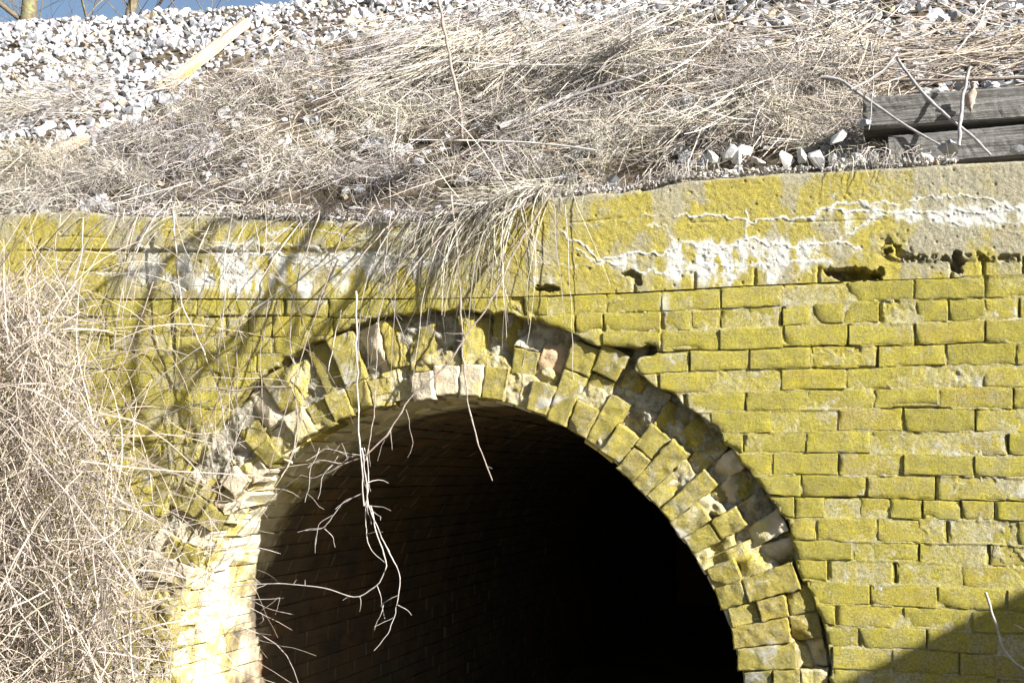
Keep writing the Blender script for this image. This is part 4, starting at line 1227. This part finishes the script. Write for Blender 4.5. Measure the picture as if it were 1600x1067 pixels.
# (2) grass hanging over the coping edge
def hang(n, us, sd_u, Lr, wr, lean, seed_y=(.0, .12), curl=.22, g=.45):
    u = np.concatenate([rng.normal(a, s, int(n * w)) for a, s, w in us]); n = len(u)
    x = onwall(u, topv(u), 0)[:, 0]
    y = rng.uniform(*seed_y, n); P = np.stack([x, y, ztop(x) + rng.uniform(.0, .07, n)], -1)
    D = np.stack([rng.normal(lean, .55, n), -np.abs(rng.normal(.5, .35, n)), rng.normal(-.6, .5, n)], -1)
    return blades(P, D, rng.uniform(*Lr, n), rng.uniform(*wr, n), nseg=7, gravity=g, curl=curl)
parts = [hang(430, [(800, 40, 1.0)], 0, (.10, .42), (.0018, .0045), -.9, g=.10, curl=.38), hang(900, [(300, 130, .3), (120, 90, .15), (560, 120, .4), (30, 60, .15)], 0, (.03, .13), (.0018, .0036), -.5, g=.12, curl=.6),
         hang(120, [(300, 200, .6), (650, 90, .4)], 0, (.15, .3), (.0018, .003), -.5),
         hang(130, [(800, 40, .7), (480, 170, .3), (200, 120, .2)], 0, (.4, .75), (.0025, .0045), -.75, curl=.15, g=.3),
         hang(900, [(1050, 30, .3), (880, 40, .4), (1370, 50, .3)], 0, (.04, .10), (.0014, .0028), -.3)]
V, Fq, C = join(parts)
o = link("hanging_grass", mesh_np("hang", V, Fq, False, C), M['straw'])
tag(o, "dry grass spilling over the coping edge, thickest left of the middle", "grass", kind="stuff")
# (3) coarse pale reeds sweeping down from the upper right
RT = [(560, 60), (800, -10), (1000, -30), (1700, -60)]
RB = [(560, 130), (800, 170), (1000, 235), (1200, 200), (1340, 130), (1700, 60)]
rd = lambda u, v: np.clip((fbm(u * .5 + v * .8, v * 1.7 + u * 1.1, 70, 4, 103) - .40) * 5, .04, 1) * np.where(u > 1380, .05, 1) * np.where((v < 45) & (u < 1180), .12, 1)
def reed_t(n):
    g = rng.uniform(.6, 1.2, n); return np.stack([g, g * .98, g * rng.uniform(.90, 1.0, n)], -1)
n1, n2 = 3000, 2600
parts = [mat_grass(n1, .02, .13, (.22, .60), (.0035, .0075), math.radians(106), .30, .0, .04, tint=None, densfn=rd, u0=600, u1=1700, T_=RT, B_=RB, upness=.07, lift=.05),
         mat_grass(n2, .02, .10, (.15, .45), (.003, .006), math.radians(108), .7, .02, .10, densfn=rd, u0=600, u1=1700, T_=RT, B_=RB, upness=.2, lift=.05),
         mat_grass(2500, .0, .06, (.1, .3), (.002, .004), math.radians(175), .35, .05, .15, densfn=rd, u0=1180, u1=1700, T_=[(1180, 80), (1700, 60)], B_=[(1180, 235), (1340, 240), (1380, 135), (1700, 125)], upness=.25)]
V, Fq, C = join(parts)
o = link("dry_reeds", mesh_np("reeds", V, Fq, False, C), M['reed'])
tag(o, "coarse bleached reeds flattened down the slope at the upper right", "reeds", kind="stuff")
# (3b) tangle of dead stems over the ballast and timber tops
def stems(n, uv, Lr, rr, amu, asd, seed):
    paths, cols = [], []
    for i in range(n):
        u_, v_ = uv()
        p = slope_pt(np.array(u_), np.array(v_), 0.0); p = np.array(p); p[2] += random.uniform(.02, .12)
        a = random.gauss(amu, asd); d = math.cos(a) * XD + math.sin(a) * DN + NR * random.gauss(0, .06)
        L = random.uniform(*Lr); q = [p]; dr = rng.normal(0, .05, 3)
        for k in range(8):
            d = d + dr + rng.normal(0, .05, 3); d /= np.linalg.norm(d); p = p + d * L / 8
            s_ = float(surf(p[0], max(p[1], .01))) + .015
            if p[2] < s_: p[2] = s_
            if p[1] < .30 and p[0] > 1.3: p[1] = .26
            q.append(p)
        r = random.uniform(*rr); paths.append((np.array(q), np.linspace(r, r * .5, 9)))
        g = random.uniform(.35, 1.1); cols.append((g, g * .97, g * random.uniform(.88, 1.0)))
    V, Fq = tube(paths, 4); return V, Fq[:, ::-1], np.repeat(np.array(cols), 9 * 4, 0)
parts = [stems(190, lambda: (random.uniform(1180, 1720), random.uniform(62, 128)), (.2, .8), (.0013, .0034), math.radians(172), .28, 1),
         stems(60, lambda: (random.uniform(1270, 1420), random.uniform(118, 165)), (.15, .5), (.0012, .003), math.radians(160), .5, 1),
         stems(60, lambda: (random.uniform(1250, 1720), random.uniform(10, 110)), (.3, .9), (.0013, .003), math.radians(150), .35, 1),
         stems(150, lambda: (random.uniform(1080, 1400), random.uniform(140, 232)), (.15, .5), (.0012, .003), math.radians(150), .7, 1),
         stems(140, lambda: (random.uniform(380, 1100), random.uniform(40, 260)), (.2, .6), (.0012, .003), math.radians(125), .6, 1)]
V, Fq, C = join(parts)
o = link("dead_stems", mesh_np("stems", V, Fq, False, C), M['bramble'])
tag(o, "tangle of dead weed stems lying above the timbers and through the grass", "stems", kind="stuff")
# (4) tuft in front of the timber end and patch at the left on the ballast
parts = [mat_grass(2600, .0, .10, (.05, .16), (.0014, .003), math.radians(150), 1.3, .03, .7, u0=1120, u1=1330, T_=[(1120, 175), (1330, 160)], B_=[(1120, 235), (1330, 235)]),
         mat_grass(800, .01, .06, (.12, .35), (.002, .004), math.radians(150), .4, .05, .2, u0=-60, u1=190, T_=[(-60, 190), (190, 120)], B_=[(-60, 230), (190, 175)])]
V, Fq, C = join(parts)
o = link("grass_tuft", mesh_np("tufts", V, Fq, False, C), M['straw'])
tag(o, "small curly dry grass tufts among the stones by the timber end and on the ballast", "grass", kind="stuff")

# ------------------------------------------------------------------ bramble thicket in front of the wall, left
def canes(n, u_fn, v_rng, Lr, rr, yr, nseg=9, curl=.22, sides=3, updown=0.0):
    paths = []; cols = []
    for i in range(n):
        v = random.uniform(*v_rng); u = u_fn(v)
        Y = random.uniform(*yr)
        p = np.array(onwall(u, v, Y)); a = random.uniform(0, 2 * math.pi)
        d = np.array([math.cos(a), random.gauss(0, .35), math.sin(a) + updown]); d /= np.linalg.norm(d)
        L = random.uniform(*Lr); st = L / nseg; q = [p]; dr = rng.normal(0, curl, 3) * np.array([1, .5, 1])
        for k in range(nseg):
            d = d + dr * .6 + rng.normal(0, curl * .45, 3); d[2] -= .035; d /= np.linalg.norm(d)
            p = p + d * st
            if p[1] > -.02: p[1] = -.02
            if p[1] < -.75: p[1] = -.75
            q.append(p)
        r = random.uniform(*rr); paths.append((np.array(q), np.linspace(r, r * .4, nseg + 1)))
        g = random.uniform(.4, 1.15); cols.append((g, g * random.uniform(.92, .99), g * random.uniform(.86, .98)))
    V, Fq = tube(paths, sides)
    C = np.repeat(np.array(cols), (nseg + 1) * sides, 0)
    return V, Fq, C
def left_u(v):
    lim_ = ip(v, [(380, 20), (450, 90), (520, 130), (620, 140), (700, 165), (800, 225), (900, 240), (1000, 235), (1100, 225)])
    x = random.random() ** 0.75
    return lim_ - (lim_ + 130) * x + random.gauss(0, 26)
parts = [canes(3500, left_u, (430, 1110), (.07, .28), (.0011, .0024), (-.45, -.03), nseg=6, curl=.32),
         canes(480, left_u, (470, 1110), (.3, .7), (.0016, .0030), (-.5, -.05), nseg=10, curl=.12),
         canes(26, lambda v: random.uniform(-40, 170), (520, 1060), (.5, 1.0), (.0028, .0045), (-.5, -.2), nseg=12, curl=.10),
         canes(200, lambda v: random.uniform(-60, 330) + (v - 600) * .12, (640, 1080), (.15, .5), (.0009, .0018), (-.3, -.05), nseg=8, curl=.25),
         canes(110, lambda v: random.uniform(60, 480), (350, 640), (.2, .6), (.0008, .0018), (-.30, -.05), nseg=9, curl=.18, updown=-.6)]
V, Fq, C = join(parts)
o = link("bramble_thicket", mesh_np("thicket", V, Fq[:, ::-1], False, C), M['bramble'])
tag(o, "dense tangle of dead bramble stems covering the left side of the wall", "bush", kind="stuff")
n = 5000
v = rng.uniform(440, 1110, n); u = np.array([left_u(a) for a in v]); P = onwall(u, v, 0.0); P[:, 1] = rng.uniform(-.35, -.03, n)
# keep each line of sight by moving along it
P = np.stack([onwall(a, b, y) for a, b, y in zip(u, v, P[:, 1])])
D = rng.normal(0, 1, (n, 3)) * np.array([1, .4, 1]) + np.array([-.1, 0, -.35])
V, Fq, C = blades(P, D, rng.uniform(.06, .22, n), rng.uniform(.0014, .0034, n), nseg=5, gravity=.05, curl=.4, wallclip=False)
k = V[:, 1] > -.015; V[k, 1] = -.015
o = link("thicket_straw", mesh_np("tstraw", V, Fq, False, C), M['straw'])
tag(o, "dry straw caught in the bramble at the left of the wall", "grass", kind="stuff")

# ------------------------------------------------------------------ unseen sapling added above, its limbs laid out from the shadows they cast
S1 = np.array([sun_to.x, sun_to.y, sun_to.z]) / abs(sun_to.y)
def lean(u_, v_, d_): return onwall(u_, v_, 0.0) + S1 * d_
limbs = [([(640, 200), (560, 270), (500, 345), (440, 425), (395, 500), (370, 560)], .011, .005), ([(500, 345), (420, 330), (330, 350), (255, 410), (215, 500), (205, 590), (222, 660)], .009, .005),
         ([(560, 270), (600, 360), (560, 450), (490, 530), (440, 600), (425, 660)], .009, .004), ([(395, 500), (330, 560), (280, 630), (220, 690), (170, 715)], .007, .004),
         ([(330, 560), (300, 540), (240, 560)], .005, .003), ([(255, 410), (180, 430), (130, 470), (110, 520)], .006, .003), ([(440, 425), (470, 480), (455, 540)], .005, .003),
         ([(280, 630), (310, 680), (300, 730)], .005, .003), ([(330, 350), (290, 400), (280, 470)], .005, .003), ([(640, 200), (700, 330), (680, 420), (640, 500)], .008, .003), ([(220, 690), (260, 720), (250, 770)], .005, .003)]
root_ = np.array([1.5, 1.9, 0.0]); root_[2] = float(surf(root_[0], np.array(root_[1]))) - .03
tr_ = empty("shadow_sapling", tuple(root_)); tag(tr_, "unseen bare sapling added above the frame to cast branch shadows on the wall", "tree")
a_ = lean(640, 200, 1.04); mid_ = (root_ + a_) / 2 + np.array([.1, -.1, .45])
pth = smooth_path([root_, root_ * .6 + mid_ * .4 + np.array([0, 0, .15]), mid_, a_], 20)
V, Fq = tube([(pth - root_, np.linspace(.035, .021, 20))], 8); link("trunk", mesh_np("trunk", V, Fq[:, ::-1], True), M['bark'], tr_)
paths = []
for pts_, r0_, r1_ in limbs:
    uv = smooth_path(pts_, 5 * len(pts_)); paths.append((lean(uv[:, 0], uv[:, 1], 1.04) - root_, np.linspace(r0_, r1_, len(uv)) * 1.9))
    for q in range(3):
        i = random.randrange(3, len(uv)); e_ = uv[i] + np.array([random.uniform(-60, 20), random.uniform(20, 80)])
        uu_ = smooth_path([uv[i], (uv[i] + e_) / 2 + np.array([random.uniform(-8, 8), 0]), e_], 7); paths.append((lean(uu_[:, 0], uu_[:, 1], 1.04) - root_, np.linspace(.006, .003, 7)))
V, Fq = tube(paths, 5); link("crown", mesh_np("crown", V, Fq[:, ::-1], True), M['bark'], tr_)

# ------------------------------------------------------------------ bare trees beyond the crest
def tree(x_u, v, Y, w_px, h, lab, seed, lean=0.0):
    rs = random.Random(seed)
    b = onwall(x_u, v, Y); dist = np.dot(b - CAM, fw)
    r0 = w_px / F * dist / 2
    zb = float(surf(b[0], np.array(YCREST + 2.0)))
    root = empty("bare_tree", (b[0], Y, zb - .05)); tag(root, lab, "tree", "bare trees beyond the embankment")
    def grow(p, d, L, r, depth, out):
        pts = [p]; n = 7; q = p.copy(); dd = d.copy()
        for i in range(n):
            dd = dd + np.array([rs.gauss(0, .09), rs.gauss(0, .09), rs.gauss(.02, .05)]) * (.3 if depth == 0 else 1); dd /= np.linalg.norm(dd)
            q = q + dd * L / n; pts.append(q.copy())
        out.append((np.array(pts), np.linspace(r, r * (.55 if depth == 0 else .3), n + 1)))
        if depth < 4:
            for k in range(rs.choice([4, 5, 6]) if depth < 3 else 3):
                i = rs.randint(2 if depth == 0 else 1, n)
                a = rs.uniform(0, 6.28); s = dd * .6 + np.array([math.cos(a), math.sin(a), rs.uniform(-.1, .7)]) * .9
                s /= np.linalg.norm(s)
                grow(pts[i], s, L * rs.uniform(.45, .7), r * (1 - i / n * .5) * rs.uniform(.3, .5), depth + 1, out)
    out = []
    grow(np.zeros(3), np.array([lean, 0, 1.0]), h, r0, 0, out)
    out[0][1][0] *= 1.35
    V, Fq = tube([out[0]], 12); link("trunk", mesh_np("trunk", V, Fq[:, ::-1], True), M['bark'], root)
    V, Fq = tube(out[1:], 5); link("crown", mesh_np("crown", V, Fq[:, ::-1], True), M['bark'], root)
tree(28, 40, 12, 36, 6, "thick bare tree trunk at the top left corner", 3, -.05)
tree(66, 30, 15, 9, 5, "slim bare tree right of the thick trunk", 5, .04)
tree(112, 22, 18, 14, 6, "bare tree between the slim tree and the far right trunk", 9, .06)
tree(172, 14, 14, 26, 6, "bare tree whose trunk just shows above the ballast, right of the others", 12, .1)
tree(-120, 14, 17, 26, 6, "bare tree just left of the picture, its branches reaching in", 15, .15)
print("bricks", n_wall, na, n_v)
